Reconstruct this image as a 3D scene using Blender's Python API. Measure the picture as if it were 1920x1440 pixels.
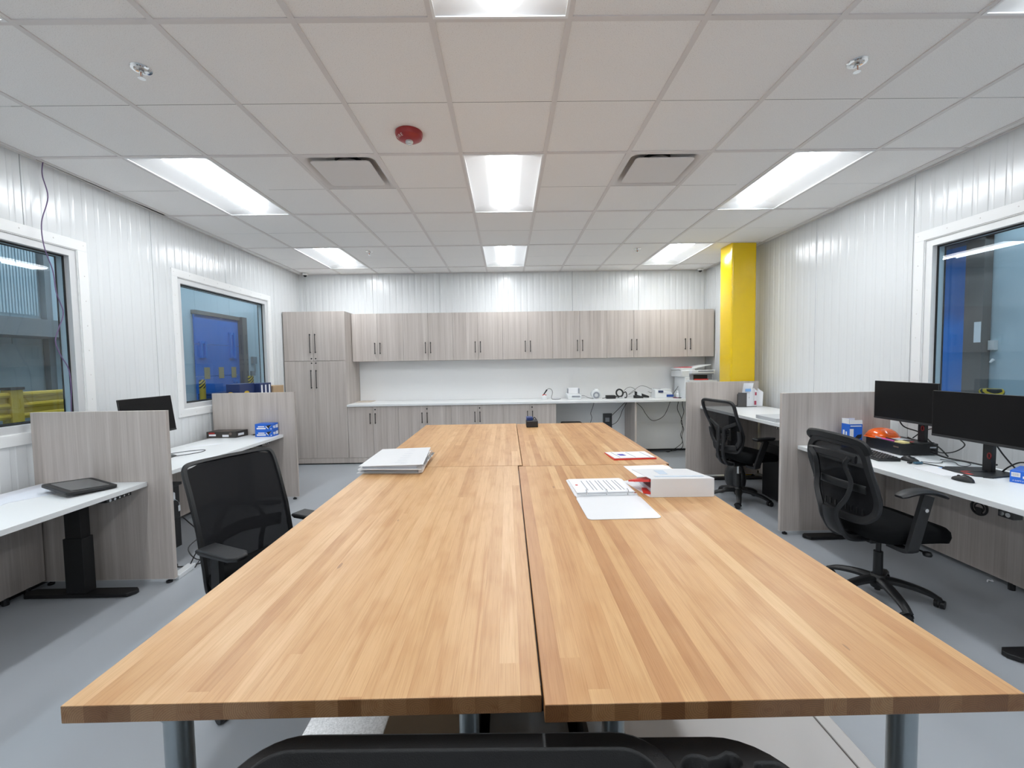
import bpy, bmesh, math, random
from mathutils import Matrix, Vector
random.seed(7)
PI = math.pi
SC = bpy.context.scene
COL = SC.collection
for o in list(bpy.data.objects): bpy.data.objects.remove(o)

# ------------------------------------------------------------------ camera
CAMH = 1.555
cam_d = bpy.data.cameras.new('camera'); cam = bpy.data.objects.new('camera', cam_d); COL.objects.link(cam)
cam_d.sensor_width = 36; cam_d.lens = 803/1920*36; cam_d.clip_start = 0.02
_yaw, _pit, _rol = .0105, -.0502, -.0152
_f = Vector((math.sin(_yaw)*math.cos(_pit), math.cos(_yaw)*math.cos(_pit), math.sin(_pit)))
_r = Vector((math.cos(_yaw), -math.sin(_yaw), 0)); _u = _r.cross(_f)
_r2 = math.cos(_rol)*_r + math.sin(_rol)*_u; _u2 = -math.sin(_rol)*_r + math.cos(_rol)*_u
m = Matrix((_r2, _u2, -_f)).transposed().to_4x4(); m.translation = (0, 0, CAMH)
cam.matrix_world = m
SC.camera = cam
# ------------------------------------------------------------------ world, exposure
w = bpy.data.worlds.new('world'); SC.world = w; w.use_nodes = True
w.node_tree.nodes['Background'].inputs[0].default_value = (.6, .7, .8, 1)
w.node_tree.nodes['Background'].inputs[1].default_value = 0.15
SC.view_settings.view_transform = 'Standard'; SC.view_settings.look = 'None'
SC.view_settings.gamma = 1; SC.view_settings.use_curve_mapping = False
SC.view_settings.exposure = 0.0
LENS_STRENGTH = 43.0      # the ceiling troffers' diffusers
HALL_STRENGTH = 60.0       # added lights, out of view, that brighten the halls outside the windows

# ------------------------------------------------------------------ materials
MATS = {}
def nmat(name):
    m = bpy.data.materials.new(name); m.use_nodes = True; MATS[name] = m
    nt = m.node_tree; return m, nt, nt.nodes['Principled BSDF']
def mat(name, col, rough=.5, metal=0, spec=.5, bump=0, bscale=200, var=0, vscale=8, emit=None, estr=0, coat=0):
    m, nt, b = nmat(name)
    b.inputs['Base Color'].default_value = (*col, 1); b.inputs['Roughness'].default_value = rough
    b.inputs['Metallic'].default_value = metal; b.inputs['Specular IOR Level'].default_value = spec
    if coat: b.inputs['Coat Weight'].default_value = coat
    tc = nt.nodes.new('ShaderNodeTexCoord')
    if var:
        n = nt.nodes.new('ShaderNodeTexNoise'); n.inputs['Scale'].default_value = vscale; n.inputs['Detail'].default_value = 4
        nt.links.new(tc.outputs['Object'], n.inputs['Vector'])
        mx = nt.nodes.new('ShaderNodeMix'); mx.data_type = 'RGBA'
        mx.inputs[6].default_value = (*[c*(1-var) for c in col], 1); mx.inputs[7].default_value = (*[min(1, c*(1+var)) for c in col], 1)
        nt.links.new(n.outputs['Fac'], mx.inputs[0]); nt.links.new(mx.outputs[2], b.inputs['Base Color'])
    if bump:
        n = nt.nodes.new('ShaderNodeTexNoise'); n.inputs['Scale'].default_value = bscale; n.inputs['Detail'].default_value = 3
        nt.links.new(tc.outputs['Object'], n.inputs['Vector'])
        bp = nt.nodes.new('ShaderNodeBump'); bp.inputs['Strength'].default_value = bump; bp.inputs['Distance'].default_value = .002
        nt.links.new(n.outputs['Fac'], bp.inputs['Height']); nt.links.new(bp.outputs['Normal'], b.inputs['Normal'])
    if emit:
        b.inputs['Emission Color'].default_value = (*emit, 1); b.inputs['Emission Strength'].default_value = estr
    return m
def mnode(nt, op, a, b=None, c=None):
    n = nt.nodes.new('ShaderNodeMath'); n.operation = op
    for i, v in enumerate((a, b, c)):
        if v is None: continue
        if isinstance(v, (int, float)): n.inputs[i].default_value = v
        else: nt.links.new(v, n.inputs[i])
    return n.outputs[0]
def ramp(nt, fac, stops):
    r = nt.nodes.new('ShaderNodeValToRGB'); e = r.color_ramp.elements
    while len(e) < len(stops): e.new(.5)
    for i, (p, c) in enumerate(stops): e[i].position = p; e[i].color = (*c, 1)
    nt.links.new(fac, r.inputs[0]); return r.outputs[0]
def xyz(nt, out='Object'):
    tc = nt.nodes.new('ShaderNodeTexCoord'); s = nt.nodes.new('ShaderNodeSeparateXYZ'); nt.links.new(tc.outputs[out], s.inputs[0])
    return s.outputs[0], s.outputs[1], s.outputs[2]
def comb(nt, a, b, c=0.0):
    n = nt.nodes.new('ShaderNodeCombineXYZ')
    for i, v in enumerate((a, b, c)):
        if isinstance(v, (int, float)): n.inputs[i].default_value = v
        else: nt.links.new(v, n.inputs[i])
    return n.outputs[0]
def noise(nt, vec, scale=1, detail=3, rough=.5, dist=0):
    n = nt.nodes.new('ShaderNodeTexNoise'); n.inputs['Scale'].default_value = scale; n.inputs['Detail'].default_value = detail
    n.inputs['Roughness'].default_value = rough; n.inputs['Distortion'].default_value = dist
    nt.links.new(vec, n.inputs['Vector']); return n.outputs['Fac']
def mixc(nt, fac, a, b, mode='MIX'):
    n = nt.nodes.new('ShaderNodeMix'); n.data_type = 'RGBA'; n.blend_type = mode
    for i, v in ((0, fac), (6, a), (7, b)):
        if isinstance(v, (int, float)): n.inputs[i].default_value = v
        elif isinstance(v, tuple): n.inputs[i].default_value = (*v, 1)
        else: nt.links.new(v, n.inputs[i])
    return n.outputs[2]

def laminate(name, tone=1.17):
    m, nt, b = nmat(name); x, y, z = xyz(nt)
    rnd = nt.nodes.new('ShaderNodeObjectInfo').outputs['Random']
    u = mnode(nt, 'ADD', mnode(nt, 'ADD', x, y), mnode(nt, 'MULTIPLY', rnd, 7.0))
    n1 = noise(nt, comb(nt, mnode(nt, 'MULTIPLY', u, 14.0), mnode(nt, 'MULTIPLY', z, .35)), 1, 3)
    n2 = noise(nt, comb(nt, mnode(nt, 'MULTIPLY', u, 170.0), mnode(nt, 'MULTIPLY', z, 2.2)), 1, 4, .6)
    n3 = noise(nt, comb(nt, mnode(nt, 'MULTIPLY', u, 45.0), mnode(nt, 'MULTIPLY', z, .9), 3.0), 1, 3, .6)
    t = mnode(nt, 'ADD', mnode(nt, 'ADD', mnode(nt, 'MULTIPLY', n1, .4), mnode(nt, 'MULTIPLY', n2, .3)), mnode(nt, 'MULTIPLY', n3, .3))
    c = ramp(nt, t, [(.28, tuple(tone*v for v in (.26, .225, .20))), (.46, tuple(tone*v for v in (.415, .37, .34))), (.56, tuple(tone*v for v in (.475, .430, .400))), (.72, tuple(tone*v for v in (.60, .555, .52)))])
    nt.links.new(c, b.inputs['Base Color']); b.inputs['Roughness'].default_value = .45
    bp = nt.nodes.new('ShaderNodeBump'); bp.inputs['Strength'].default_value = .12; bp.inputs['Distance'].default_value = .001
    nt.links.new(n2, bp.inputs['Height']); nt.links.new(bp.outputs['Normal'], b.inputs['Normal'])
    return m
def butcher(name, cols, endf):
    m, nt, b = nmat(name); x, y, z = xyz(nt)
    rnd = mnode(nt, 'MULTIPLY', nt.nodes.new('ShaderNodeObjectInfo').outputs['Random'], 91.0)
    sid = mnode(nt, 'FLOOR', mnode(nt, 'DIVIDE', x, .0435))
    def wn(vec):
        n = nt.nodes.new('ShaderNodeTexWhiteNoise'); n.noise_dimensions = '3D'; nt.links.new(vec, n.inputs['Vector']); return n.outputs['Value']
    r1 = wn(comb(nt, sid, rnd, 0.0))
    vid = mnode(nt, 'FLOOR', mnode(nt, 'DIVIDE', mnode(nt, 'ADD', y, mnode(nt, 'MULTIPLY', r1, 9.0)), mnode(nt, 'ADD', 1.7, mnode(nt, 'MULTIPLY', r1, 2.2))))
    r2 = wn(comb(nt, sid, vid, rnd))
    base = ramp(nt, r2, [(p_, (c_[0]*.80, c_[1]*.755, c_[2]*.69)) for p_, c_ in cols])
    off = mnode(nt, 'MULTIPLY', r2, 37.0)
    g1 = noise(nt, comb(nt, mnode(nt, 'MULTIPLY', x, 42.0), mnode(nt, 'MULTIPLY', y, 1.6), mnode(nt, 'ADD', off, mnode(nt, 'MULTIPLY', z, 42.0))), 1, 3, .55, .6)
    g2 = noise(nt, comb(nt, mnode(nt, 'MULTIPLY', x, 420.0), mnode(nt, 'MULTIPLY', y, 8.0), mnode(nt, 'ADD', off, mnode(nt, 'MULTIPLY', z, 300.0))), 1, 3, .6, .3)
    g3 = noise(nt, comb(nt, mnode(nt, 'MULTIPLY', x, 9.0), mnode(nt, 'MULTIPLY', y, 5.0), off), 1, 2)
    t1 = ramp(nt, g1, [(.28, (.84, .74, .63)), (.45, (.985, .97, .95)), (.62, (1.03, 1.03, 1.03)), (.8, (.94, .89, .82))])
    t2 = ramp(nt, g2, [(.3, (.88, .83, .77)), (.55, (1.02, 1.02, 1.02)), (.8, (.97, .95, .92))])
    t3 = ramp(nt, g3, [(.3, (.90, .83, .76)), (.5, (1, 1, 1)), (.75, (1.04, 1.05, 1.07))])
    c = mixc(nt, 1.0, mixc(nt, 1.0, mixc(nt, 1.0, base, t1, 'MULTIPLY'), t2, 'MULTIPLY'), t3, 'MULTIPLY')
    # thin glue lines between the staves
    fr = mnode(nt, 'FRACT', mnode(nt, 'DIVIDE', x, .0435)); e = mnode(nt, 'LESS_THAN', mnode(nt, 'ABSOLUTE', mnode(nt, 'SUBTRACT', fr, .5)), .487)
    c = mixc(nt, e, mixc(nt, 1.0, c, (.88, .83, .78), 'MULTIPLY'), c)
    # a few small dark mineral streaks
    vo = nt.nodes.new('ShaderNodeTexVoronoi'); vo.inputs['Scale'].default_value = 1
    nt.links.new(comb(nt, mnode(nt, 'MULTIPLY', x, 7.0), mnode(nt, 'MULTIPLY', y, 1.7), rnd), vo.inputs['Vector'])
    k = mnode(nt, 'LESS_THAN', mnode(nt, 'ADD', vo.outputs['Distance'], mnode(nt, 'MULTIPLY', g1, .08)), .068)
    c = mixc(nt, mnode(nt, 'MULTIPLY', k, .55), c, (.20, .10, .05))
    ge = nt.nodes.new('ShaderNodeNewGeometry'); sn = nt.nodes.new('ShaderNodeSeparateXYZ'); nt.links.new(ge.outputs['Normal'], sn.inputs[0])
    ringn = nt.nodes.new('ShaderNodeTexWave'); ringn.wave_type = 'RINGS'; ringn.rings_direction = 'Y'; ringn.inputs['Scale'].default_value = 75; ringn.inputs['Distortion'].default_value = 1.5
    nt.links.new(comb(nt, mnode(nt, 'ADD', mnode(nt, 'SUBTRACT', x, mnode(nt, 'MULTIPLY', sid, .0435)), mnode(nt, 'MULTIPLY', r2, -.05)), 0.0, mnode(nt, 'ADD', mnode(nt, 'SUBTRACT', z, .93), mnode(nt, 'MULTIPLY', r1, .08))), ringn.inputs['Vector'])
    eg = mixc(nt, 1.0, mixc(nt, 1.0, c, ramp(nt, r2, [(0, (.31, .27, .25)), (.5, (.40, .36, .35)), (1, (.49, .46, .46))]), 'MULTIPLY'), ramp(nt, ringn.outputs['Fac'], [(0, (.82, .78, .74)), (1, (1.08, 1.06, 1.04))]), 'MULTIPLY')
    c = mixc(nt, mnode(nt, 'GREATER_THAN', mnode(nt, 'ABSOLUTE', sn.outputs[1]), .7), c, eg)      # real end grain, darkened further for the weaker light on end faces
    nt.links.new(c, b.inputs['Base Color']); b.inputs['Roughness'].default_value = .40
    bp = nt.nodes.new('ShaderNodeBump'); bp.inputs['Strength'].default_value = .10; bp.inputs['Distance'].default_value = .001
    nt.links.new(g2, bp.inputs['Height']); nt.links.new(bp.outputs['Normal'], b.inputs['Normal'])
    return m
def tile_mat(name):
    m, nt, b = nmat(name); x, y, z = xyz(nt)
    v = comb(nt, x, y, 0.0)
    n = noise(nt, v, 250, 2, .5); n2 = noise(nt, v, 420, 2, .5)
    c = ramp(nt, n, [(.30, (.66, .64, .62)), (.37, (.89, .88, .87)), (.6, (.93, .925, .915))])
    nt.links.new(c, b.inputs['Base Color']); b.inputs['Roughness'].default_value = .9; b.inputs['Specular IOR Level'].default_value = .2
    bp = nt.nodes.new('ShaderNodeBump'); bp.inputs['Strength'].default_value = .25; bp.inputs['Distance'].default_value = .002
    nt.links.new(n2, bp.inputs['Height']); nt.links.new(bp.outputs['Normal'], b.inputs['Normal'])
    return m
def glass_mat(name, tint):
    m, nt, b = nmat(name); nt.nodes.remove(b); out = nt.nodes['Material Output']
    t = nt.nodes.new('ShaderNodeBsdfTransparent'); t.inputs[0].default_value = (*tint, 1)
    g = nt.nodes.new('ShaderNodeBsdfGlossy'); g.inputs['Roughness'].default_value = 0.0; g.inputs[0].default_value = (1, 1, 1, 1)
    f = nt.nodes.new('ShaderNodeFresnel'); ge = nt.nodes.new('ShaderNodeNewGeometry')
    # the same reflectance from either side of the thin pane
    nt.links.new(mnode(nt, 'SUBTRACT', 1.5, mnode(nt, 'MULTIPLY', ge.outputs['Backfacing'], 1.5-1/1.5)), f.inputs['IOR'])
    mx = nt.nodes.new('ShaderNodeMixShader')
    nt.links.new(f.outputs[0], mx.inputs[0]); nt.links.new(t.outputs[0], mx.inputs[1]); nt.links.new(g.outputs[0], mx.inputs[2])
    nt.links.new(mx.outputs[0], out.inputs[0]); return m
def mesh_fabric(name, col, hole=.42, sc=900):
    m, nt, b = nmat(name); out = nt.nodes['Material Output']
    b.inputs['Base Color'].default_value = (*col, 1); b.inputs['Roughness'].default_value = .7; b.inputs['Specular IOR Level'].default_value = .25
    x, y, z = xyz(nt)
    a = mnode(nt, 'SINE', mnode(nt, 'MULTIPLY', y, sc*2.5)); c = mnode(nt, 'SINE', mnode(nt, 'MULTIPLY', z, sc*2.5))
    s = mnode(nt, 'MULTIPLY', a, c)
    h = mnode(nt, 'GREATER_THAN', s, 1-2*hole)
    h = mnode(nt, 'ADD', mnode(nt, 'MULTIPLY', h, min(.5, hole*1.5)), hole*.8)
    t = nt.nodes.new('ShaderNodeBsdfTransparent'); mx = nt.nodes.new('ShaderNodeMixShader')
    nt.links.new(h, mx.inputs[0]); nt.links.new(b.outputs[0], mx.inputs[1]); nt.links.new(t.outputs[0], mx.inputs[2]); nt.links.new(mx.outputs[0], out.inputs[0])
    return m
def stripes_mat(name, axis_scale, c1, c2):
    m, nt, b = nmat(name); x, y, z = xyz(nt)
    s = mnode(nt, 'FRACT', mnode(nt, 'MULTIPLY', mnode(nt, 'ADD', mnode(nt, 'ADD', y, mnode(nt, 'MULTIPLY', x, .6)), mnode(nt, 'MULTIPLY', z, -1.0)), axis_scale))
    c = mixc(nt, mnode(nt, 'GREATER_THAN', s, .5), c1, c2)
    nt.links.new(c, b.inputs['Base Color']); b.inputs['Roughness'].default_value = .45
    return m

LAM = laminate('grey_oak_laminate'); WOOD = butcher('maple_butcher_block', [(0, (.62, .36, .17)), (.2, (.69, .425, .215)), (.5, (.735, .47, .245)), (.85, (.775, .51, .28)), (1, (.82, .565, .33))], 1)
WOOD2 = butcher('cherry_toned_butcher_block', [(0, (.57, .31, .14)), (.22, (.65, .38, .18)), (.5, (.71, .44, .215)), (.8, (.755, .49, .255)), (1, (.83, .585, .325))], 1)

TILE = tile_mat('mineral_ceiling_tile')
GRID = mat('ceiling_grid_white', (.74, .72, .71), .45)
TBAR = mat('ceiling_tee_paint', (.74, .715, .705), .5)
SCORE = mat('tile_score_line', (.66, .65, .64), .9)
WALLM = mat('white_insulated_panel', (.705, .725, .735), .2, bump=.06, bscale=260)
SMOOTHW = mat('smooth_white_panel', (.90, .905, .905), .35, bump=.02, bscale=120)
JOINT = mat('panel_joint', (.42, .43, .44), .6)
FLOORM = mat('grey_epoxy_floor', (.365, .39, .42), .33, bump=.05, bscale=60, var=.035, vscale=2.2)
WHITEP = mat('white_paint', (.82, .83, .83), .35)
ALU = mat('anodised_aluminium', (.66, .67, .68), .35, metal=.15)
GASK = mat('black_gasket', (.01, .011, .012), .5)
BLK = mat('black_plastic', (.0085, .009, .0100), .42, bump=.05, bscale=700)
BLK2 = mat('charcoal_plastic', (.0145, .015, .0168), .48, bump=.08, bscale=500)
BLKMET = mat('black_powder_coat', (.006, .006, .007), .5, bump=.04, bscale=800)
FAB = mat('black_fabric', (.0055, .006, .0068), .95, spec=.15, bump=.25, bscale=900)
SCRN = mat('dark_screen', (.0035, .0035, .004), .36, spec=.22)
BEZ = mat('monitor_bezel', (.008, .008, .009), .35)
DESKW = mat('white_laminate', (.80, .815, .82), .32)
EDGEW = mat('white_edge_band', (.66, .66, .65), .45)
YEL = mat('yellow_gloss_paint', (.84, .575, .001), .16, spec=.5, bump=.008, bscale=9, coat=.3)
YELP = mat('yellow_rail_paint', (.62, .42, .03), .45, var=.15, vscale=6)
REDA = mat('red_alarm_plastic', (.33, .022, .025), .3)
CLR = mat('clear_strobe_lens', (.72, .74, .73), .12, metal=.4, bump=.6, bscale=60)
CHROME = mat('chrome', (.75, .76, .77), .12, metal=1)
COPPER = mat('copper_link', (.55, .22, .10), .3, metal=.8)
GALV = mat('galvanised_pipe', (.36, .41, .44), .28, metal=.85, var=.18, vscale=10, bump=.1, bscale=30)
SPANG = None
PAPER = mat('white_paper', (.82, .83, .86), .7)
PAPERG = mat('grey_paper_edges', (.55, .57, .62), .8)
INK = mat('grey_ink', (.22, .23, .26), .7)
BINDW = mat('white_binder_vinyl', (.78, .79, .81), .28)
DRED = mat('dark_red_plastic', (.22, .008, .008), .4)
RED = mat('red_plastic', (.66, .035, .025), .4)
BLUE = mat('blue_carton', (.012, .13, .62), .4)
BLUED = mat('dark_blue_carton', (.014, .03, .11), .45)
BLUEL = mat('light_blue_print', (.22, .42, .75), .5)
DKCART = mat('dark_brown_carton', (.040, .034, .030), .45, var=.25, vscale=30)
ORG = mat('orange_hard_plastic', (.84, .12, .008), .14, coat=.4)
PINK = mat('pink_marker', (.62, .10, .38), .35)
YPAD = mat('pale_yellow_pad', (.78, .66, .30), .7)
TEAL = mat('teal_plug', (.045, .12, .18), .4)
PURP = mat('purple_cable', (.15, .10, .21), .45)
CARD = mat('cardboard', (.42, .29, .17), .85, var=.1, vscale=15)
PRNW = mat('printer_white', (.72, .745, .76), .4)
PRNG = mat('printer_grey', (.30, .32, .36), .4)
DARKGAP = mat('void_shade_black', (.03, .028, .028), .9)  # near black stands in for the shade above the ceiling
DOORB = mat('blue_door_panel', (.03, .17, .60), .35, var=.05, vscale=3)
DOORB2 = mat('bright_blue', (.008, .20, .68), .4)
BROWN = mat('dark_bronze_frame', (.15, .135, .125), .5)
HALLW = mat('hall_white_panel', (.50, .61, .67), .4)
HALLG = mat('hall_grey_steel', (.22, .24, .26), .5)
HALLF = mat('hall_floor', (.16, .18, .20), .5)
GLASS = glass_mat('tinted_glass', (.83, .89, .92))
MESHF = mesh_fabric('black_mesh_fabric', (.010, .0105, .013), .26)
MESHD = mesh_fabric('dense_black_mesh', (.0055, .006, .008), .05)
HAZ = stripes_mat('hazard_stripes', 17.0, (.66, .46, .02), (.015, .015, .015))
KEYM = mat('key_legend', (.5, .5, .5), .5)
TOTE = mat('translucent_white_tote', (.68, .66, .65), .45)
def spangle():
    m, nt, b = nmat('spangled_zinc'); x, y, z = xyz(nt)
    vo = nt.nodes.new('ShaderNodeTexVoronoi'); vo.inputs['Scale'].default_value = 230; nt.links.new(comb(nt, x, y, z), vo.inputs['Vector'])
    nt.links.new(ramp(nt, vo.outputs['Color'], [(0, (.42, .43, .44)), (1, (.66, .67, .68))]), b.inputs['Base Color'])
    b.inputs['Metallic'].default_value = .7; b.inputs['Roughness'].default_value = .35; return m
SPANG = spangle()
LENS = mat('lit_diffuser', (.9, .9, .9), .5, emit=(.93, .97, 1.0), estr=LENS_STRENGTH)
LENS2 = mat('perforated_basket_side', (.9, .9, .9), .5, emit=(.93, .97, 1.0), estr=LENS_STRENGTH*.26)
HALLL = mat('added_hall_glow', (.9, .9, .9), .5, emit=(.86, .95, 1.0), estr=HALL_STRENGTH)
TROF = mat('troffer_white', (.86, .87, .88), .38)
GREENL = mat('green_display', (.1, .6, .45), .4, emit=(.4, 1, .8), estr=1.2)

# ------------------------------------------------------------------ mesh builder
W = {}
def fin(o, label=None, cat=None, group=None, kind=None):
    if label: o['label'] = label
    if cat: o['category'] = cat
    if group: o['group'] = group
    if kind: o['kind'] = kind
    return o
def thing(name, label, cat, loc=(0, 0, 0), rot=0, group=None):
    o = bpy.data.objects.new(name, None); COL.objects.link(o); o.empty_display_size = .05
    o.location = loc; o.rotation_euler = (0, 0, rot)
    W[o.name] = Matrix.Translation(loc) @ Matrix.Rotation(rot, 4, 'Z')
    return fin(o, label, cat, group)
class MB:
    def __init__(s): s.v = []; s.f = []; s.mi = []; s.M = Matrix.Identity(4)
    def add(s, vs, fs, mi=0):
        n = len(s.v); s.v += [tuple(s.M @ Vector(p)) for p in vs]
        for f in fs: s.f.append(tuple(n+i for i in f)); s.mi.append(mi)
        return s
    def box(s, a, b, mi=0):
        x0, y0, z0 = [min(p, q) for p, q in zip(a, b)]; x1, y1, z1 = [max(p, q) for p, q in zip(a, b)]
        return s.add([(x0,y0,z0),(x1,y0,z0),(x1,y1,z0),(x0,y1,z0),(x0,y0,z1),(x1,y0,z1),(x1,y1,z1),(x0,y1,z1)],
              [(0,3,2,1),(4,5,6,7),(0,1,5,4),(1,2,6,5),(2,3,7,6),(3,0,4,7)], mi)
    def cbox(s, c, d, mi=0): return s.box([c[i]-d[i]/2 for i in range(3)], [c[i]+d[i]/2 for i in range(3)], mi)
    def hexa(s, p, mi=0): return s.add(p, [(0,3,2,1),(4,5,6,7),(0,1,5,4),(1,2,6,5),(2,3,7,6),(3,0,4,7)], mi)
    def quad(s, a, b, c, d, mi=0): return s.add([a, b, c, d], [(0, 1, 2, 3)], mi)
    def cyl(s, p0, p1, r0, r1=None, n=20, mi=0, caps=True):
        if r1 is None: r1 = r0
        p0, p1 = Vector(p0), Vector(p1); d = (p1-p0).normalized()
        a = d.orthogonal().normalized(); b = d.cross(a)
        vs = []
        for p, r in ((p0, r0), (p1, r1)):
            for i in range(n):
                t = 2*PI*i/n; vs.append(p + a*r*math.cos(t) + b*r*math.sin(t))
        fs = [(i, (i+1) % n, n+(i+1) % n, n+i) for i in range(n)]
        if caps: fs += [tuple(range(n))[::-1], tuple(range(n, 2*n))]
        return s.add(vs, fs, mi)
    def lathe(s, prof, c=(0, 0, 0), n=28, mi=0, sx=1, sy=1):
        vs = []; fs = []; k = len(prof)
        for r, z in prof:
            for i in range(n):
                t = 2*PI*i/n; vs.append((c[0]+r*sx*math.cos(t), c[1]+r*sy*math.sin(t), c[2]+z))
        for j in range(k-1):
            for i in range(n): fs.append((j*n+i, j*n+(i+1) % n, (j+1)*n+(i+1) % n, (j+1)*n+i))
        fs += [tuple(range(n))[::-1], tuple(range((k-1)*n, k*n))]
        return s.add(vs, fs, mi)
    def sweep(s, pts, sec, up=(0, 0, 1), mi=0, closed=False, scale=None, fixed=None):
        # sec: list of (a,b) offsets along side and up vectors
        P = [Vector(p) for p in pts]; n = len(P); k = len(sec); vs = []; fs = []; up = Vector(up); prev = None
        for i in range(n):
            if closed: t = P[(i+1) % n]-P[i-1]
            else: t = P[min(i+1, n-1)]-P[max(i-1, 0)]
            t.normalize()
            if fixed is not None:
                b = Vector(fixed); a = t.cross(b).normalized()
            else:
                if prev is None:
                    b = (up - t*up.dot(t))
                    if b.length < 1e-3: b = t.orthogonal()
                else: b = prev - t*prev.dot(t)
                b.normalize(); prev = b; a = t.cross(b)
            sc = scale[i] if scale else 1
            for (p, q) in sec: vs.append(P[i] + a*p*sc + b*q*sc)
        m = n if closed else n-1
        for i in range(m):
            for j in range(k): fs.append((i*k+j, i*k+(j+1) % k, ((i+1) % n)*k+(j+1) % k, ((i+1) % n)*k+j))
        if not closed: fs += [tuple(range(k))[::-1], tuple(range((n-1)*k, n*k))]
        return s.add(vs, fs, mi)
    def tube(s, pts, r, n=8, mi=0, closed=False, scale=None):
        return s.sweep(pts, [(r*math.cos(2*PI*i/n), r*math.sin(2*PI*i/n)) for i in range(n)], mi=mi, closed=closed, scale=scale)
    def prism(s, out, axis, a0, a1, mi=0):
        # out: 2-D outline; axis: extrusion axis
        def P(u, v, w): return {'x': (w, u, v), 'y': (u, w, v), 'z': (u, v, w)}[axis]
        n = len(out); vs = [P(u, v, a0) for u, v in out]+[P(u, v, a1) for u, v in out]
        fs = [(i, (i+1) % n, n+(i+1) % n, n+i) for i in range(n)]+[tuple(range(n))[::-1], tuple(range(n, 2*n))]
        return s.add(vs, fs, mi)
    def surf(s, fn, nu, nv, mi=0):
        vs = [fn(i/nu, j/nv) for j in range(nv+1) for i in range(nu+1)]
        fs = [(j*(nu+1)+i, j*(nu+1)+i+1, (j+1)*(nu+1)+i+1, (j+1)*(nu+1)+i) for j in range(nv) for i in range(nu)]
        return s.add(vs, fs, mi)
    def build(s, name, mats, parent=None, loc=None, rot=0, world=False, bevel=0, seg=2, ang=35, sub=0, fixn=True):
        if not isinstance(mats, (list, tuple)): mats = [mats]
        me = bpy.data.meshes.new(name); vs = s.v
        if world and parent is not None:
            I = W[parent.name].inverted(); vs = [tuple(I @ Vector(p)) for p in vs]
        me.from_pydata(vs, [], s.f)
        for mm in mats: me.materials.append(mm)
        for p, i in zip(me.polygons, s.mi): p.material_index = i
        if fixn:
            bm = bmesh.new(); bm.from_mesh(me); bmesh.ops.recalc_face_normals(bm, faces=bm.faces); bm.to_mesh(me); bm.free()
        for p in me.polygons: p.use_smooth = True
        me.set_sharp_from_angle(angle=math.radians(ang))
        o = bpy.data.objects.new(name, me); COL.objects.link(o)
        if loc is not None: o.location = loc; o.rotation_euler = (0, 0, rot)
        if parent is not None: o.parent = parent; W[o.name] = W[parent.name]
        else: W[o.name] = Matrix.Translation(loc or (0, 0, 0)) @ Matrix.Rotation(rot, 4, 'Z')
        if bevel:
            bv = o.modifiers.new('bevel', 'BEVEL'); bv.width = bevel; bv.segments = seg; bv.limit_method = 'ANGLE'; bv.angle_limit = math.radians(40); bv.harden_normals = False
        if sub:
            sb = o.modifiers.new('sub', 'SUBSURF'); sb.levels = sub; sb.render_levels = sub
        return o
def cat(pts, k=6, closed=False):   # Catmull-Rom
    P = [Vector(p) for p in pts]; n = len(P); out = []
    for i in range(n if closed else n-1):
        p0 = P[(i-1) % n] if closed or i > 0 else P[0]*2-P[1]
        p1, p2 = P[i], P[(i+1) % n]
        p3 = P[(i+2) % n] if closed or i+2 < n else P[-1]*2-P[-2]
        for j in range(k):
            t = j/k
            out.append(.5*((2*p1)+(-p0+p2)*t+(2*p0-5*p1+4*p2-p3)*t*t+(-p0+3*p1-3*p2+p3)*t**3))
    if not closed: out.append(P[-1])
    return out
def rrect(w, h, r, k=5, cx=0, cy=0):
    o = []
    for (sx, sy, a0) in ((1, -1, -PI/2), (1, 1, 0), (-1, 1, PI/2), (-1, -1, PI)):
        for i in range(k+1):
            t = a0+PI/2*i/k; o.append((cx+sx*(w/2-r)+r*math.cos(t), cy+sy*(h/2-r)+r*math.sin(t)))
    return o
def copy_tree(o, parent=None, name=None):
    c = o.copy(); COL.objects.link(c); c.parent = parent
    W[c.name] = W[o.name]
    for ch in list(o.children): copy_tree(ch, c)
    return c
def move(o, loc, rot=0):
    o.location = loc; o.rotation_euler = (0, 0, rot)
def setW(o, M):
    W[o.name] = M
    for c in o.children: setW(c, M)
def text_mesh(s, size, mi, mb, M):
    cu = bpy.data.curves.new('t', 'FONT'); cu.body = s; cu.size = size; cu.align_x = 'CENTER'; cu.align_y = 'CENTER'; cu.extrude = .0004; cu.resolution_u = 2
    ob = bpy.data.objects.new('t', cu); COL.objects.link(ob); bpy.context.view_layer.update()
    me = bpy.data.meshes.new_from_object(ob.evaluated_get(bpy.context.evaluated_depsgraph_get()))
    old = mb.M; mb.M = old @ M
    mb.add([tuple(v.co) for v in me.vertices], [tuple(p.vertices) for p in me.polygons], mi); mb.M = old
    bpy.data.objects.remove(ob); bpy.data.curves.remove(cu); bpy.data.meshes.remove(me)

# ================================================================== THE ROOM
CH = 3.07; S = .6096; GX = -.3106; GY = 1.971   # ceiling height, grid module, grid origin
YB = 7.29; YN = -2.9
LX, LS = -3.400, .0180     # left wall: x = LX - LS*(y-3)
RX, RS = 3.440, .0110      # right wall: x = RX - RS*(y-3)
def lx(y): return LX - LS*(y-3)
def rx(y): return RX - RS*(y-3)

# floor (room and the halls outside)
MB().box((-3.75, YN-.2, -.1), (3.75, YB+.2, 0)).build('floor', FLOORM)['kind'] = 'structure'

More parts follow.
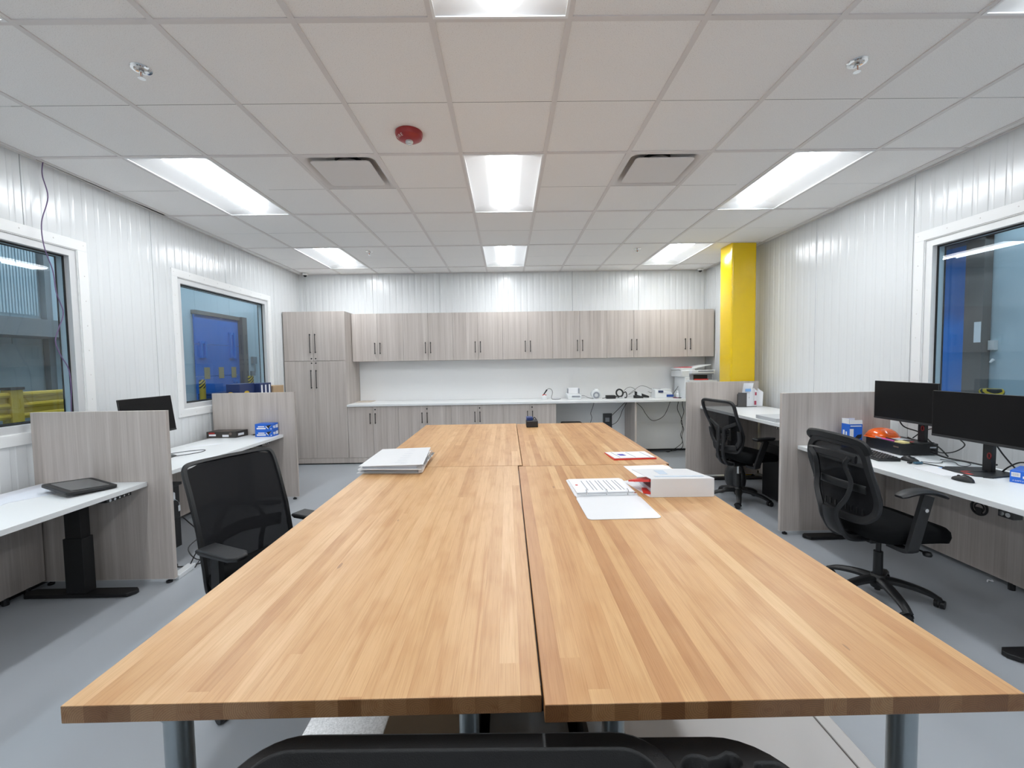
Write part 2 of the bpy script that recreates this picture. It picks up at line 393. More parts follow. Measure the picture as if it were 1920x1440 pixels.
def ribbed(mb, y0, y1, z0, z1, out=1, mi=0, joint=1.12, jo=0.35):
    # vertical micro-ribbed steel panel; local frame: runs along y, faces +x * out
    per = .105; ys = [y0]; 
    prof = [(0, 0), (.30, 0), (.36, -.0022), (.46, -.0030), (.54, -.0030), (.64, -.0022), (.70, 0)]
    k = math.floor(y0/per)-1
    pts = []
    while k*per < y1+per:
        for a, d in prof: pts.append((k*per+a*per, d))
        k += 1
    j = math.floor((y0-jo)/joint)-1; js = []
    while j*joint+jo < y1: js.append(j*joint+jo); j += 1
    def depth(y):
        for i in range(len(pts)-1):
            if pts[i][0] <= y <= pts[i+1][0]:
                a, b = pts[i], pts[i+1]; return a[1]+(b[1]-a[1])*(y-a[0])/(b[0]-a[0]+1e-9)
        return 0
    col = [(y0, depth(y0))]+[p for p in pts if y0 < p[0] < y1]+[(y1, depth(y1))]
    for q in js:
        if y0 < q-.004 and q+.004 < y1:
            col = [p for p in col if abs(p[0]-q) > .006]+[(q-.003, 0), (q-.0025, -.009), (q+.0025, -.009), (q+.003, 0)]
    col.sort(); n = len(col)
    vs = [(d*out, y, z0) for y, d in col]+[(d*out, y, z1) for y, d in col]
    fs = [(i, i+1, n+i+1, n+i) for i in range(n-1)]
    mb.add(vs, fs, mi)
def wall_side(name, out, holes, x0, slope, y0, y1, top, jo):
    # local frame with origin (x0,3,0)
    mb = MB(); Y = [y0-3]
    for h in holes: Y += [h[0]-3, h[1]-3]
    Y.append(y1-3)
    for i in range(len(Y)-1):
        if i % 2 == 0: ribbed(mb, Y[i], Y[i+1], 0.02, top, out, jo=jo)
        else:
            h = holes[i//2]
            ribbed(mb, Y[i], Y[i+1], 0.02, h[2], out, jo=jo); ribbed(mb, Y[i], Y[i+1], h[3], top, out, jo=jo)
    # back skin, hole linings
    t = -.14*out
    for i in range(len(Y)-1):
        if i % 2 == 0: mb.box((t, Y[i], 0), (-.010*out, Y[i+1], top))
        else:
            h = holes[i//2]; mb.box((t, Y[i], 0), (-.010*out, Y[i+1], h[2])); mb.box((t, Y[i], h[3]), (-.010*out, Y[i+1], top))
    o = mb.build(name, WALLM, loc=(x0, 3, 0), rot=slope, ang=12, fixn=False)
    o['kind'] = 'structure'; return o
LW = [(1.745, 3.49, 1.11, 2.50), (4.546, 6.29, 1.11, 2.50)]
RW = [(1.775, 3.52, 1.12, 2.50)]
wall_side('wall_left', 1, LW, LX, LS, YN, YB+.1, 3.5, .12)
wall_side('wall_right', -1, RW, RX, RS, YN, YB+.1, 3.5, .62)
# back wall: ribbed above, joints at measured places
mb = MB(); mb.M = Matrix.Translation((0, YB, 0)) @ Matrix.Rotation(-PI/2, 4, 'Z')   # local y -> world x, local x -> -y
ribbed(mb, -3.6, 3.6, 2.30, 3.5, 1, joint=1.12, jo=0.0)
mb.M = Matrix.Identity(4); mb.box((-3.6, YB+.002, 0), (3.6, YB+.14, 2.30)); mb.box((-3.6, YB+.012, 2.30), (3.6, YB+.14, 3.5))
mb.build('wall_back', [WALLM], ang=12, fixn=False)['kind'] = 'structure'
mb = MB(); mb.M = Matrix.Translation((0, YN, 0)) @ Matrix.Rotation(PI/2, 4, 'Z'); ribbed(mb, -3.6, 3.6, 0.02, 3.5, 1)
mb.M = Matrix.Identity(4); mb.box((-3.6, YN-.012, 0), (3.6, YN-.14, 3.5)); mb.build('wall_front', WALLM, ang=12, fixn=False)['kind'] = 'structure'
for nm, x0, x1, sg in (('baseboard_back', -3.4, 3.38, 0),):
    MB().box((x0, YB-.012, 0), (x1, YB+.004, .03)).build(nm, GASK)['kind'] = 'structure'
mb = MB(); mb.box((0, YN-3, 0), (.010, YB-3, .03)); mb.build('baseboard_left', GASK, loc=(LX, 3, 0), rot=LS)['kind'] = 'structure'
mb = MB(); mb.box((-.010, YN-3, 0), (0, YB-3, .03)); mb.build('baseboard_right', GASK, loc=(RX, 3, 0), rot=RS)['kind'] = 'structure'

# ------------------------------------------------------------------ ceiling
fix_cells = {}
FIX = [(i, j) for i in (-4, 0, 4) for j in (-8, -2, 2, 6) if not (j == -8 and i == 99)]
for i, j in FIX:
    for d in (0, 1): fix_cells[(i, j+d)] = 1
DIF = [(-2, 2), (2, 2)]
for c in DIF: fix_cells[c] = 1
def gx(i): return GX+i*S
def gy(j): return GY+j*S
J0 = -8; J1 = 9
tiles = MB()
for i in range(-5, 6):
    for j in range(J0, J1):
        if (i, j) in fix_cells: continue
        x0, x1, y0, y1 = gx(i), gx(i+1), gy(j), min(gy(j+1), YB)
        if y0 >= YB: continue
        e = .0015; z = CH+.005
        a0 = y0 + (e if j % 2 else 0); a1 = y1 - (0 if j % 2 else e)
        tiles.quad((x0, a0, z), (x0, a1, z), (x1, a1, z), (x1, a0, z))
        # tegular groove at mid score
        if j % 2 == 0 and y1 < YB: tiles.box((x0, y1-e, z+.003), (x1, y1+e, z+.004), 1)
for j in range(J0, J1):                       # border strips to the walls
    y0, y1 = gy(j), min(gy(j+1), YB)
    if y0 >= YB: continue
    z = CH+.005
    if j not in (2, 3): tiles.quad((lx(y0)-.02, y0, z), (lx(y1)-.02, y1, z), (gx(-5), y1, z), (gx(-5), y0, z))
    tiles.quad((gx(6), y0, z), (gx(6), y1, z), (rx(y1)+.02, y1, z), (rx(y0)+.02, y0, z))
# the slipped border strip (second gap narrows)
tiles.hexa([(gx(-5)-.050, gy(3)+.02, CH+.006), (gx(-5)-.01, gy(3)+.02, CH+.006), (gx(-5)-.01, gy(4)-.04, CH+.006), (gx(-5)-.018, gy(4)-.04, CH+.006),
            (gx(-5)-.050, gy(3)+.02, CH+.018), (gx(-5)-.01, gy(3)+.02, CH+.018), (gx(-5)-.01, gy(4)-.04, CH+.018), (gx(-5)-.018, gy(4)-.04, CH+.018)])
ceil_o = tiles.build('ceiling', [TILE, SCORE]); ceil_o['kind'] = 'structure'
g = MB(); hw = .0142
for i in range(-5, 7): g.box((gx(i)-hw, gy(J0), CH-.001), (gx(i)+hw, YB, CH+.006))
for j in range(J0, J1, 2): g.box((lx(gy(j))-.02, gy(j)-hw, CH-.0005), (rx(gy(j))+.02, gy(j)+hw, CH+.0062))
for sgn, X in ((1, lx), (-1, rx)):            # wall angles
    g.hexa([(X(YN), YN, CH-.001), (X(YN)+sgn*.022, YN, CH-.001), (X(YB)+sgn*.022, YB, CH-.001), (X(YB), YB, CH-.001),
            (X(YN), YN, CH+.002), (X(YN)+sgn*.022, YN, CH+.002), (X(YB)+sgn*.022, YB, CH+.002), (X(YB), YB, CH+.002)])
g.box((-3.5, YB-.022, CH-.001), (3.4, YB, CH+.002))
go = g.build('ceiling_grid', TBAR, parent=ceil_o)
MB().box((-3.7, YN-.2, 3.5), (3.7, YB+.2, 3.6)).build('ceiling_deck', DARKGAP)['kind'] = 'structure'
# added dark sheets standing in for the shade inside the ceiling void
MB().box((gx(-5)+.02, gy(2)-.1, CH+.02), (gx(-5)+.03, gy(4)+.1, 3.5)).build('void_shade_1', DARKGAP)['kind'] = 'structure'
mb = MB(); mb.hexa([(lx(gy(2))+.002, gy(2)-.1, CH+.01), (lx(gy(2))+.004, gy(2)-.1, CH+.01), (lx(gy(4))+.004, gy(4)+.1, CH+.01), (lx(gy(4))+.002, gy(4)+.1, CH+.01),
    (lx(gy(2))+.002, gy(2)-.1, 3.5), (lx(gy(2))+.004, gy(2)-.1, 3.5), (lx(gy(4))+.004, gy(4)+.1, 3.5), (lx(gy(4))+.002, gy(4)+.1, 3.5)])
mb.build('void_shade_2', DARKGAP)['kind'] = 'structure'

# ------------------------------------------------------------------ troffers
def troffer():
    t = thing('ceiling_light', 'lit ceiling light', 'ceiling light')
    L = 2*S; h = MB(); n = 14; hwid = S/2-.014
    # two concave wings rising from the edges to a centre channel, closed by end plates
    def wing(u):   # u 0..1 from left edge to right edge
        x = -hwid+2*hwid*u; a = abs(x)/hwid; z = .050*(1-a**2.0); return x, z+.004
    y0, y1 = .014, L-.014
    h.surf(lambda u, v: (wing(u)[0], y0+.10+(y1-y0-.2)*v, wing(u)[1]), 28, 1)
    h.surf(lambda u, v: (wing(u)[0], y0+.10*v, .004+(wing(u)[1]-.004)*v), 28, 3)
    h.surf(lambda u, v: (wing(u)[0], y1-.10*v, .004+(wing(u)[1]-.004)*v), 28, 3)
    h.build('reflector', TROF, t, ang=50, fixn=False)
    f = MB()
    for a, b in (((-S/2+.008, .006), (-S/2+.020, L-.006)), ((S/2-.020, .006), (S/2-.008, L-.006)), ((-S/2+.008, .006), (S/2-.008, .018)), ((-S/2+.008, L-.018), (S/2-.008, L-.006))):
        f.box((a[0], a[1], -.003), (b[0], b[1], .003))
    f.box((-S/2+.01, .01, .084), (S/2-.01, L-.01, .09))
    f.build('frame', TROF, t)
    l = MB(); R = .092
    ya, yb = .065, L-.065; pr = []
    for k in range(13):
        a = PI*k/12; pr.append((R*math.cos(a), .040-.037*math.sin(a)))
    def lens(u, v):
        i = min(int(u*12+1e-6), 12); x, z = pr[i]; s = 1
        return (x, ya+(yb-ya)*v, z)
    l.surf(lens, 12, 1); l.mi = [0 if 3 <= k <= 8 else 1 for k in range(12)]
    for yy, sg in ((ya, -1), (yb, 1)):
        # rounded end
        l.surf(lambda u, v, yy=yy, sg=sg: (R*math.cos(PI*u)*math.cos(v*PI/2*.999), yy+sg*.035*math.sin(v*PI/2), .040-.037*math.sin(PI*u)*max(0, math.cos(v*PI/2*.999))**.6), 12, 5, 1)
    l.build('diffuser', [LENS, LENS2], t, ang=60, fixn=False)
    return t
tr0 = troffer()
names = {(-4, 2): 'lit white ceiling light in the left column, second row from the camera', (0, 2): 'lit white ceiling light in the middle column between the two air vents',
 (4, 2): 'lit white ceiling light in the right column, nearer of the two above the right desks', (-4, 6): 'small far lit ceiling light on the left near the tall cabinet',
 (0, 6): 'small far lit ceiling light in the middle above the cabinets', (4, 6): 'small far lit ceiling light on the right beside the yellow column',
 (-4, -2): 'lit ceiling light at the far left top corner, barely in the picture', (0, -2): 'lit ceiling light at the top centre edge of the picture, only its end seen', (4, -2): 'lit ceiling light at the top right corner of the picture'}
first = True
for (i, j) in FIX:
    o = tr0 if first else copy_tree(tr0); first = False
    move(o, (gx(i)+S/2, gy(j), CH)); o['label'] = names.get((i, j), 'lit ceiling light behind the camera in the ' + {-4: 'left', 0: 'middle', 4: 'right'}[i] + ' column')
    o['group'] = 'ceiling lights in three columns'
# ------------------------------------------------------------------ air diffusers (raised back pan + plaque)
def diffuser():
    t = thing('air_vent', 'x', 'air vent'); h = MB()
    w2 = S/2-.012
    rings = [(w2, 0.001, .01), (w2-.026, .003, .06), (w2-.052, .040, .08), (w2-.10, .095, .05)]
    P = []
    for r, z, c in rings: P.append([(x, y, z) for x, y in rrect(2*r, 2*r, c)])
    n = len(P[0]); h.add([p for ring in P for p in ring], [(a*n+i, a*n+(i+1) % n, (a+1)*n+(i+1) % n, (a+1)*n+i) for a in range(3) for i in range(n)]+[tuple(range(3*n, 4*n))])
    h.build('pan', GRID, t, ang=50)
    h = MB(); h.prism(rrect(.445, .445, .03), 'z', -.004, .003); h.build('plaque', GRID, t, bevel=.002)
    h = MB(); h.lathe([(.11, .098), (.11, .075), (.10, .075), (.10, .097)]); h.build('duct_collar', BLK2, t)
    return t
d0 = diffuser(); move(d0, (gx(-2)+S/2, gy(2)+S/2, CH)); d0['label'] = 'square white air vent in the ceiling left of the middle light'; d0['group'] = 'ceiling air vents'
d1 = copy_tree(d0); move(d1, (gx(2)+S/2, gy(2)+S/2, CH)); d1['label'] = 'square white air vent in the ceiling right of the middle light'
# ------------------------------------------------------------------ sprinklers
def sprinkler():
    t = thing('fire_sprinkler', 'x', 'sprinkler')
    h = MB(); h.lathe([(.024, .004), (.045, .004), (.047, -.001), (.044, -.006), (.032, -.008), (.026, -.002), (.024, .003)]); h.build('escutcheon', CHROME, t)
    h = MB(); h.cyl((0, 0, .004), (0, 0, -.022), .012, .010, 12); h.tube(cat([(-.010, 0, -.02), (-.016, 0, -.032), (-.004, 0, -.046)]), .003); h.tube(cat([(.010, 0, -.02), (.016, 0, -.032), (.004, 0, -.046)]), .003)
    h.lathe([(.004, -.046), (.017, -.048), (.017, -.050), (.003, -.050)], n=12); h.build('head', CHROME, t)
    h = MB(); h.cyl((0, 0, -.020), (0, 0, -.045), .005, .005, 8); h.build('bulb', COPPER, t)
    return t
s0 = sprinkler(); first = True
for x, y, lab in ((-1.834, 2.273, 'chrome sprinkler head in the near left part of the ceiling'), (1.828, 2.267, 'chrome sprinkler head in the near right part of the ceiling'),
               (-1.83, 5.857, 'tiny distant sprinkler head left of the far middle light'), (1.795, 5.892, 'tiny distant sprinkler head right of the far middle light')):
    o = s0 if first else copy_tree(s0); first = False; move(o, (x, y, CH+.004), .4*x); o['label'] = lab; o['group'] = 'ceiling sprinklers'
# ------------------------------------------------------------------ fire alarm
t = thing('fire_alarm', 'round red ceiling fire alarm strobe with clear lens', 'fire alarm', (-.622, 2.905, CH+.004))
h = MB(); h.lathe([(.088, 0), (.090, -.012), (.083, -.032), (.058, -.048), (.030, -.052), (.001, -.052)], n=40)
h.build('housing', REDA, t)
h = MB(); h.lathe([(.024, -.048), (.026, -.062), (.018, -.072), (.001, -.074)], n=10); h.build('strobe_lens', CLR, t, ang=10)
h = MB()
for ch, a in (('F', 198), ('I', 212), ('R', 225), ('E', 241)):
    a = math.radians(a); o_ = Vector((math.cos(a), math.sin(a), 0)); zz = Vector((0, 0, 1)); uu = o_*.84+zz*.54; nn = o_*.54-zz*.84; rr2 = uu.cross(nn)
    Mx = Matrix((rr2, uu, nn)).transposed().to_4x4(); Mx.translation = o_*.0705+Vector((0, 0, -.0402))+nn*.0004; text_mesh(ch, .027, 0, h, Mx)
h.build('lettering', mat('white_lettering', (.75, .72, .70), .5), t)
# ------------------------------------------------------------------ security cameras
def dome(): 
    t = thing('security_camera', 'x', 'camera')
    h = MB(); h.lathe([(.045, 0), (.047, -.02), (.042, -.032), (.030, -.035), (.001, -.036)], n=20); h.build('housing', WHITEP, t)
    h = MB(); h.lathe([(.026, -.033), (.024, -.048), (.012, -.058), (.001, -.061)], n=16); h.build('lens_dome', BLK, t); return t
c0 = dome(); move(c0, (-3.30, 7.16, CH)); c0['label'] = 'small white dome camera in the back left ceiling corner'; c0['group'] = 'dome cameras'
c1 = copy_tree(c0); move(c1, (3.24, 7.18, CH)); c1['label'] = 'small white dome camera in the back right ceiling corner'

# ------------------------------------------------------------------ windows
def window(name, out, x0, rot, y0, y1, z0, z1):
    t = bpy.data.objects.new(name, None); COL.objects.link(t); t.location = (x0, 3, 0); t.rotation_euler = (0, 0, rot)
    W[t.name] = Matrix.Translation((x0, 3, 0)) @ Matrix.Rotation(rot, 4, 'Z'); t['kind'] = 'structure'
    y0 -= 3; y1 -= 3; o = out
    h = MB(); fw = .078; th = .010*o
    for a, b, c, d in ((y0-fw, y1+fw, z1, z1+fw), (y0-fw, y1+fw, z0-fw, z0), (y0-fw, y0, z0, z1), (y1, y1+fw, z0, z1)): h.box((-.004*o, a, c), (th, b, d))
    h.build('window_frame', WHITEP, t, bevel=.0015)
    h = MB()                                    # screws on the flange
    n = 8
    for k in range(n+1):
        yy = y0-.05+(y1-y0+.1)*k/n
        for zz in (z1+.045, z0-.045): h.cyl((th, yy, zz), (th+.0025*o, yy, zz), .005, .004, 8)
    for k in range(1, 7):
        zz = z0+(z1-z0)*k/7
        for yy in (y0-.045, y1+.045): h.cyl((th, yy, zz), (th+.0025*o, yy, zz), .005, .004, 8)
    h.build('screws', GRID, t)
    def ring(w, xa, xb, mt, nm, off=0.0):
        h = MB(); a0, a1, b0, b1 = y0+off, y1-off, z0+off, z1-off
        for a, b, c, d in ((a0, a1, b1-w, b1), (a0, a1, b0, b0+w), (a0, a0+w, b0+w, b1-w), (a1-w, a1, b0+w, b1-w)): h.box((xa*o, a, c), (xb*o, b, d))
        return h.build(nm, mt, t)
    ring(.006, .004, -.14, WHITEP, 'window_lining')
    ring(.052, -.006, -.045, ALU if out > 0 else WHITEP, 'inner_frame', .006)
    ring(.064, -.046, -.052, GASK, 'gasket', .006)
    ring(.058, -.058, -.105, HALLW, 'spacer', .006)
    ring(.066, -.100, -.106, GASK, 'gasket', .006)
    for d in (-.050, -.103):
        h = MB(); h.quad((d*o, y0+.05, z0+.05), (d*o, y1-.05, z0+.05), (d*o, y1-.05, z1-.05), (d*o, y0+.05, z1-.05)); h.build('window_pane', GLASS, t)
    return t
for k, h_ in enumerate(LW): window('window_%d' % (k+1), 1, LX, LS, *h_)
window('window_3', -1, RX, RS, *RW[0])

# ================================================================== HALLS OUTSIDE THE WINDOWS
def hall(tag_, sg, X, y0, y1, zt, lights):
    xi = sg*3.75
    MB().box((xi, y0, -.1), (sg*(X+.2), y1, 0)).build('floor_outside_'+tag_, HALLF)['kind'] = 'structure'
    h = MB(); yy = y0
    while yy < y1:                                        # flat wall panels with vertical joints
        h.box((sg*X, yy+.003, 0), (sg*(X+.12), min(yy+1.12, y1)-.003, zt)); yy += 1.12
    h.box((sg*(X+.10), y0, 0), (sg*(X+.14), y1, zt))
    for zz in (): pass
    h.build('wall_outside_'+tag_, HALLW)['kind'] = 'structure'
    MB().box((xi, y1, 0), (sg*(X+.2), y1+.1, zt)).build('wall_outside_'+tag_+'_far', HALLW)['kind'] = 'structure'
    MB().box((xi, y0-.1, 0), (sg*(X+.2), y0, zt)).build('wall_outside_'+tag_+'_near', HALLW)['kind'] = 'structure'
    MB().box((sg*3.55, y0, zt), (sg*(X+.2), y1, zt+.1)).build('ceiling_outside_'+tag_, HALLW)['kind'] = 'structure'
    MB().box((sg*3.62, y0, 3.3), (sg*3.66, y1, zt)).build('wall_outside_'+tag_+'_upper', HALLW)['kind'] = 'structure'
    first = None
    for k, (lxx, lyy) in enumerate(lights):  # unseen lamps added to brighten the hall
        t = thing('added_hall_light', 'unseen strip light added to light the hall beyond the %s windows, %s along the hall' % (tag_, ('nearest', 'second', 'farthest')[k]), 'ceiling light', (sg*lxx, lyy, zt), 0, 'added hall lights, ' + tag_)
        MB().box((-.09, -1.1, -.07), (.09, 1.1, 0)).build('housing', WHITEP, t)
        MB().box((-.075, -1.08, -.085), (.075, 1.08, -.07)).build('tube', HALLL, t)
hall('left', -1, 6.5, -1.0, 13.0, 4.6, [(4.9, 3.2), (4.9, 7.0), (4.9, 10.6)])
hall('right', 1, 6.1, -1.0, 11.0, 4.6, [(4.9, 2.4), (4.9, 6.0)])
# ---- left hall: blue loading door with bronze frame
t = thing('loading_door', 'blue loading door in a dark bronze frame seen through the left far window', 'door', (-6.5, 9.75, 0))
h = MB(); h.box((0, -.8, 2.66), (.10, .84, 2.74)); h.box((0, .66, 0), (.16, .84, 2.74)); h.build('frame', BROWN, t)
h = MB()
for k in range(4): h.box((.02, -.78, .68*k+.003), (.05, .66, .68*(k+1)-.003))
h.build('door_panel', DOORB, t, bevel=.002)
h = MB()
for z0, z1, y in ((1.75, 2.35, .30), (1.75, 2.10, -.66), (.5, 1.25, .38)):
    for q in (0, .12): h.box((.05, y+q, z0), (.10, y+q+.035, z1)); 
    for zz in (z0, z1-.05): h.box((.05, y-.02, zz), (.08, y+.175, zz+.05))
h.build('painted_reflections', DOORB2, t)  # brighter blue strips standing in for reflections on the door
for k, y in enumerate((-.56, -.10, .34)):
    h = MB(); h.box((.052, y, 1.30), (.056, y+.17, 1.55)); h.build('notice', mat('yellow_notice', (.40, .33, .16), .6) if 'yellow_notice' not in MATS else MATS['yellow_notice'], t)
h = MB(); h.box((.25, -1.4, 0), (.55, -.05, .98)); h.box((.25, -1.4, .98), (.55, -.05, 1.02)); o = h.build('dock_bumper', mat('navy_steel', (.010, .045, .17), .4), loc=(-6.5, 10.1, 0), bevel=.01)
fin(o, 'low dark blue steel dock box at the foot of the blue loading door', 'dock box')
def bollard(x, y, hgt, r, label):
    t = thing('bollard', label, 'bollard', (x, y, 0), 0, 'yellow bollards outside')
    h = MB(); h.lathe([(r, 0), (r, hgt-.15)], n=20); h.build('post', YELP, t)
    h = MB(); h.lathe([(r*1.01, hgt-.15), (r*1.01, hgt-.02), (r*.85, hgt), (.001, hgt+.005)], n=20); h.build('striped_cap', HAZ, t)
bollard(-5.35, 7.56, 1.335, .048, 'yellow bollard with striped cap in front of the blue loading door')
bollard(-5.15, 8.65, 1.365, .05, 'yellow bollard with striped cap right of the blue loading door')
bollard(4.62, 4.03, 1.235, .085, 'yellow and black striped bollard seen through the right window behind the monitor')
h = MB(); h.box((0, -.09, 1.62), (.05, .09, 1.80)); h.box((.05, -.05, 1.40), (.06, .0, 1.62)); h.box((0, -.15, 1.32), (.05, .0, 1.44)); o = h.build('card_reader', HALLG, loc=(-6.5, 11.05, 0), bevel=.004); fin(o, 'grey card reader bracket on the hall wall right of the blue door', 'card reader')
t = thing('control_panel', 'small grey control box with green display on the hall wall right of the blue door', 'control box', (-6.5, 11.75, 0))
MB().box((0, -.11, 1.34), (.08, .11, 1.62)).build('housing', HALLG, t, bevel=.004)
MB().box((.08, -.02, 1.52), (.083, .09, 1.565)).box((.08, -.02, 1.43), (.083, .09, 1.475)).build('display', GREENL, t)
# ---- left hall near: steel canopy, post, roll door and yellow guard rail
t = thing('dock_canopy', 'grey steel canopy frame over a roller door seen through the left near window', 'canopy', (-6.5, 6.0, 0))
MB().box((0, -2.2, 1.98), (.55, .55, 2.20)).build('beam', HALLG, t)
h = MB(); h.box((.02, .08, 0), (.10, .16, 3.4)); h.box((.02, .47, 0), (.10, .55, 2.0)); h.build('post', HALLG, t)
h = MB()
for k in range(60): h.box((.012, -2.1+.036*k, 2.3), (.03, -2.1+.036*k+.02, 3.2))
h.build('ribbed_sheet', HALLW, t)
MB().box((.01, -2.1, 0), (.03, .05, 1.9)).build('roller_door', mat('pale_grey_door', (.42, .50, .54), .4), t)
t = thing('guard_rail', 'yellow steel guard rail with a square post seen through the left near window', 'guard rail', (-5.6, 5.0, 0))
h = MB()
for z in (1.06, 1.18, 1.30): h.tube([(0, -3.2, z-.03), (0, 1.6, z-.03)], .036, 10)
h.box((-.015, -3.2, 1.02), (.0, 1.6, 1.30)); h.build('rail', YELP, t)
h = MB(); h.box((-.07, -.16, 0), (.05, -.04, 1.33)); h.build('post', YELP, t, bevel=.004)
MB().box((-.08, -.17, 1.33), (.06, -.03, 1.36)).build('post_cap', BLK2, t)
# ---- right hall: blue door and dark frame
t = thing('blue_hall_door', 'tall bright blue door with wide dark frame seen through the right window', 'door', (6.1, 5.55, 0))
MB().box((-.02, 0, 0), (-.05, 2.6, 3.4)).build('door_panel', DOORB2, t)
MB().box((-.01, -.20, 0), (-.12, .02, 3.3)).box((-.01, -.2, 3.0), (-.5, 2.6, 3.3)).build('frame', BROWN, t)
MB().box((-.12, -.19, 1.72), (-.124, -.11, 1.98)).build('notice', PAPER, t)
h = MB(); h.box((0, 0, 1.62), (-.05, .07, 1.74)); h.cyl((-.02, .03, 1.5), (-.06, .03, 1.46), .02, .01, 8); o = h.build('door_latch', GRID, loc=(6.1, 5.27, 0)); fin(o, 'small pale latch box beside the dark frame of the blue hall door', 'latch')

# ================================================================== STRUCTURAL COLUMN
mb = MB(); mb.prism(rrect(.325, .32, .022, 5, 3.125, 5.80), 'z', 0, CH+.02); o = mb.build('column', YEL, ang=60); fin(o, 'glossy yellow square steel column at the right wall reaching the ceiling', 'column')

# ================================================================== BACK WALL CABINETRY
def handle(mb, x, y, z0, z1, mi=0):
    mb.cyl((x, y-.028, z0), (x, y-.028, z1), .0055, n=10, mi=mi)
    for z in (z0+.014, z1-.014): mb.cyl((x, y+.001, z), (x, y-.028, z), .0045, n=8, mi=mi); mb.cyl((x, y-.028, z-.007), (x, y-.028, z+.007), .0075, n=10, mi=mi)
HANDLE = mat('black_bar_handle', (.008, .008, .008), .35)
def door(t, x0, x1, z0, z1, y, hx, hz, lock=None):
    d = MB().box((x0+.0015, y, z0+.0015), (x1-.0015, y+.018, z1-.0015)).build('door', LAM, t, world=True, bevel=.0008, seg=1)
    h = MB(); handle(h, hx, y, *hz); h.build('handle', HANDLE, d, world=True)
    if lock: h = MB(); h.cyl((lock[0], y+.001, lock[1]), (lock[0], y-.004, lock[1]), .011, n=14); h.build('lock', HANDLE, d, world=True)
# tall cabinet
TY = 6.68
t = thing('tall_cabinet', 'full height grey wood grain cabinet with four doors in the left corner', 'cabinet', (-3.0, 7.0, 0))
MB().box((-3.452, TY+.02, .02), (-2.503, YB-.004, 2.385)).build('body', LAM, t, world=True)
door(t, -3.452, -2.998, 1.625, 2.387, TY, -3.037, (1.745, 2.042), (-3.03, 1.66)); door(t, -2.998, -2.503, 1.625, 2.387, TY, -2.958, (1.745, 2.042), (-2.965, 1.66))
door(t, -3.452, -2.998, .10, 1.622, TY, -3.037, (1.197, 1.486), (-3.03, 1.59)); door(t, -2.998, -2.503, .10, 1.622, TY, -2.958, (1.197, 1.486), (-2.965, 1.59))
MB().box((-3.452, TY+.001, .02), (-2.503, TY+.019, .098)).build('plinth', LAM, t, world=True)
# wall cabinets
UX = [-2.497, -1.672, -.871, -.067, .742, 1.624, 2.501, 3.372]; UY = 6.96
ulab = ['beside the tall cabinet, leftmost of its row', 'second from the tall cabinet', 'third from the tall cabinet', 'in the middle of the row', 'fifth from the left', 'sixth, above the white instrument', 'above the printer, rightmost of its row']
for k in range(7):
    x0, x1 = UX[k], UX[k+1]
    t = thing('wall_cabinet', 'grey wood grain two door wall cabinet '+ulab[k], 'cabinet', ((x0+x1)/2, 7.1, 1.605), 0, 'wall cabinets above the counter')
    MB().box((x0+.001, UY+.02, 1.606), (x1-.001, YB-.004, 2.372)).build('body', LAM, t, world=True)
    xm = (x0+x1)/2
    door(t, x0, xm, 1.606, 2.374, UY, xm-.042, (1.722, 1.905)); door(t, xm, x1, 1.606, 2.374, UY, xm+.042, (1.722, 1.905))
# backsplash panels
h = MB(); xs = [-2.50, -1.12, .0, 1.12, 2.24, 3.37]
for a, b in zip(xs[:-1], xs[1:]): h.box((a+.0003, YB-.006, .937), (b-.0003, YB+.001, 1.605))
fin(h.build('backsplash', SMOOTHW), 'smooth white panel on the wall between counter and wall cabinets', 'backsplash')
h = MB(); xs = [.76, 2.24, 3.37]
for a, b in zip(xs[:-1], xs[1:]):
    for k in range(4): h.box((a+.0003, YB-.005, .035+.2175*k), (b-.0003, YB+.001, .035+.2175*(k+1)-.0004))
fin(h.build('wall_liner', SMOOTHW), 'smooth white liner on the wall below the open part of the counter', 'wall panel')
# base cabinets
BX = [-2.50, -1.715, -.886, -.068, .757]
blab = ['left end of its row', 'second from the left, behind the stacked binders', 'third from the left, behind the wood table', 'right end of its row']
for k in range(4):
    x0, x1 = BX[k], BX[k+1]
    t = thing('base_cabinet', 'grey wood grain two door base cabinet at the '+blab[k] if k in (0, 3) else 'grey wood grain two door base cabinet '+blab[k], 'cabinet', ((x0+x1)/2, 7.0, 0), 0, 'base cabinets under the counter')
    MB().box((x0+.001, TY+.02, .02), (x1-.001, YB-.008, .905)).build('body', LAM, t, world=True)
    xm = (x0+x1)/2
    door(t, x0, xm, .10, .905, TY, xm-.040, (.632, .80)); door(t, xm, x1, .10, .905, TY, xm+.040, (.632, .80), (xm+.035, .852))
    MB().box((x0+.001, TY+.001, .02), (x1-.001, TY+.019, .098)).build('plinth', LAM, t, world=True)
h = MB(); h.box((2.0, 6.70, .02), (2.03, YB-.008, .905)); fin(h.build('counter_support', LAM), 'upright grey wood grain end panel carrying the open counter', 'support panel')
h = MB(); h.box((-2.501, 6.655, .905), (3.36, YB-.008, .937)); fin(h.build('countertop', [DESKW], bevel=.002), 'long white countertop along the back wall', 'countertop')
mb = MB(); mb.box((-3.45, 6.70, 0), (.757, 6.72, .02)); fin(mb.build('toe_kick', GASK), 'dark recessed toe strip under the back cabinets', 'toe kick')

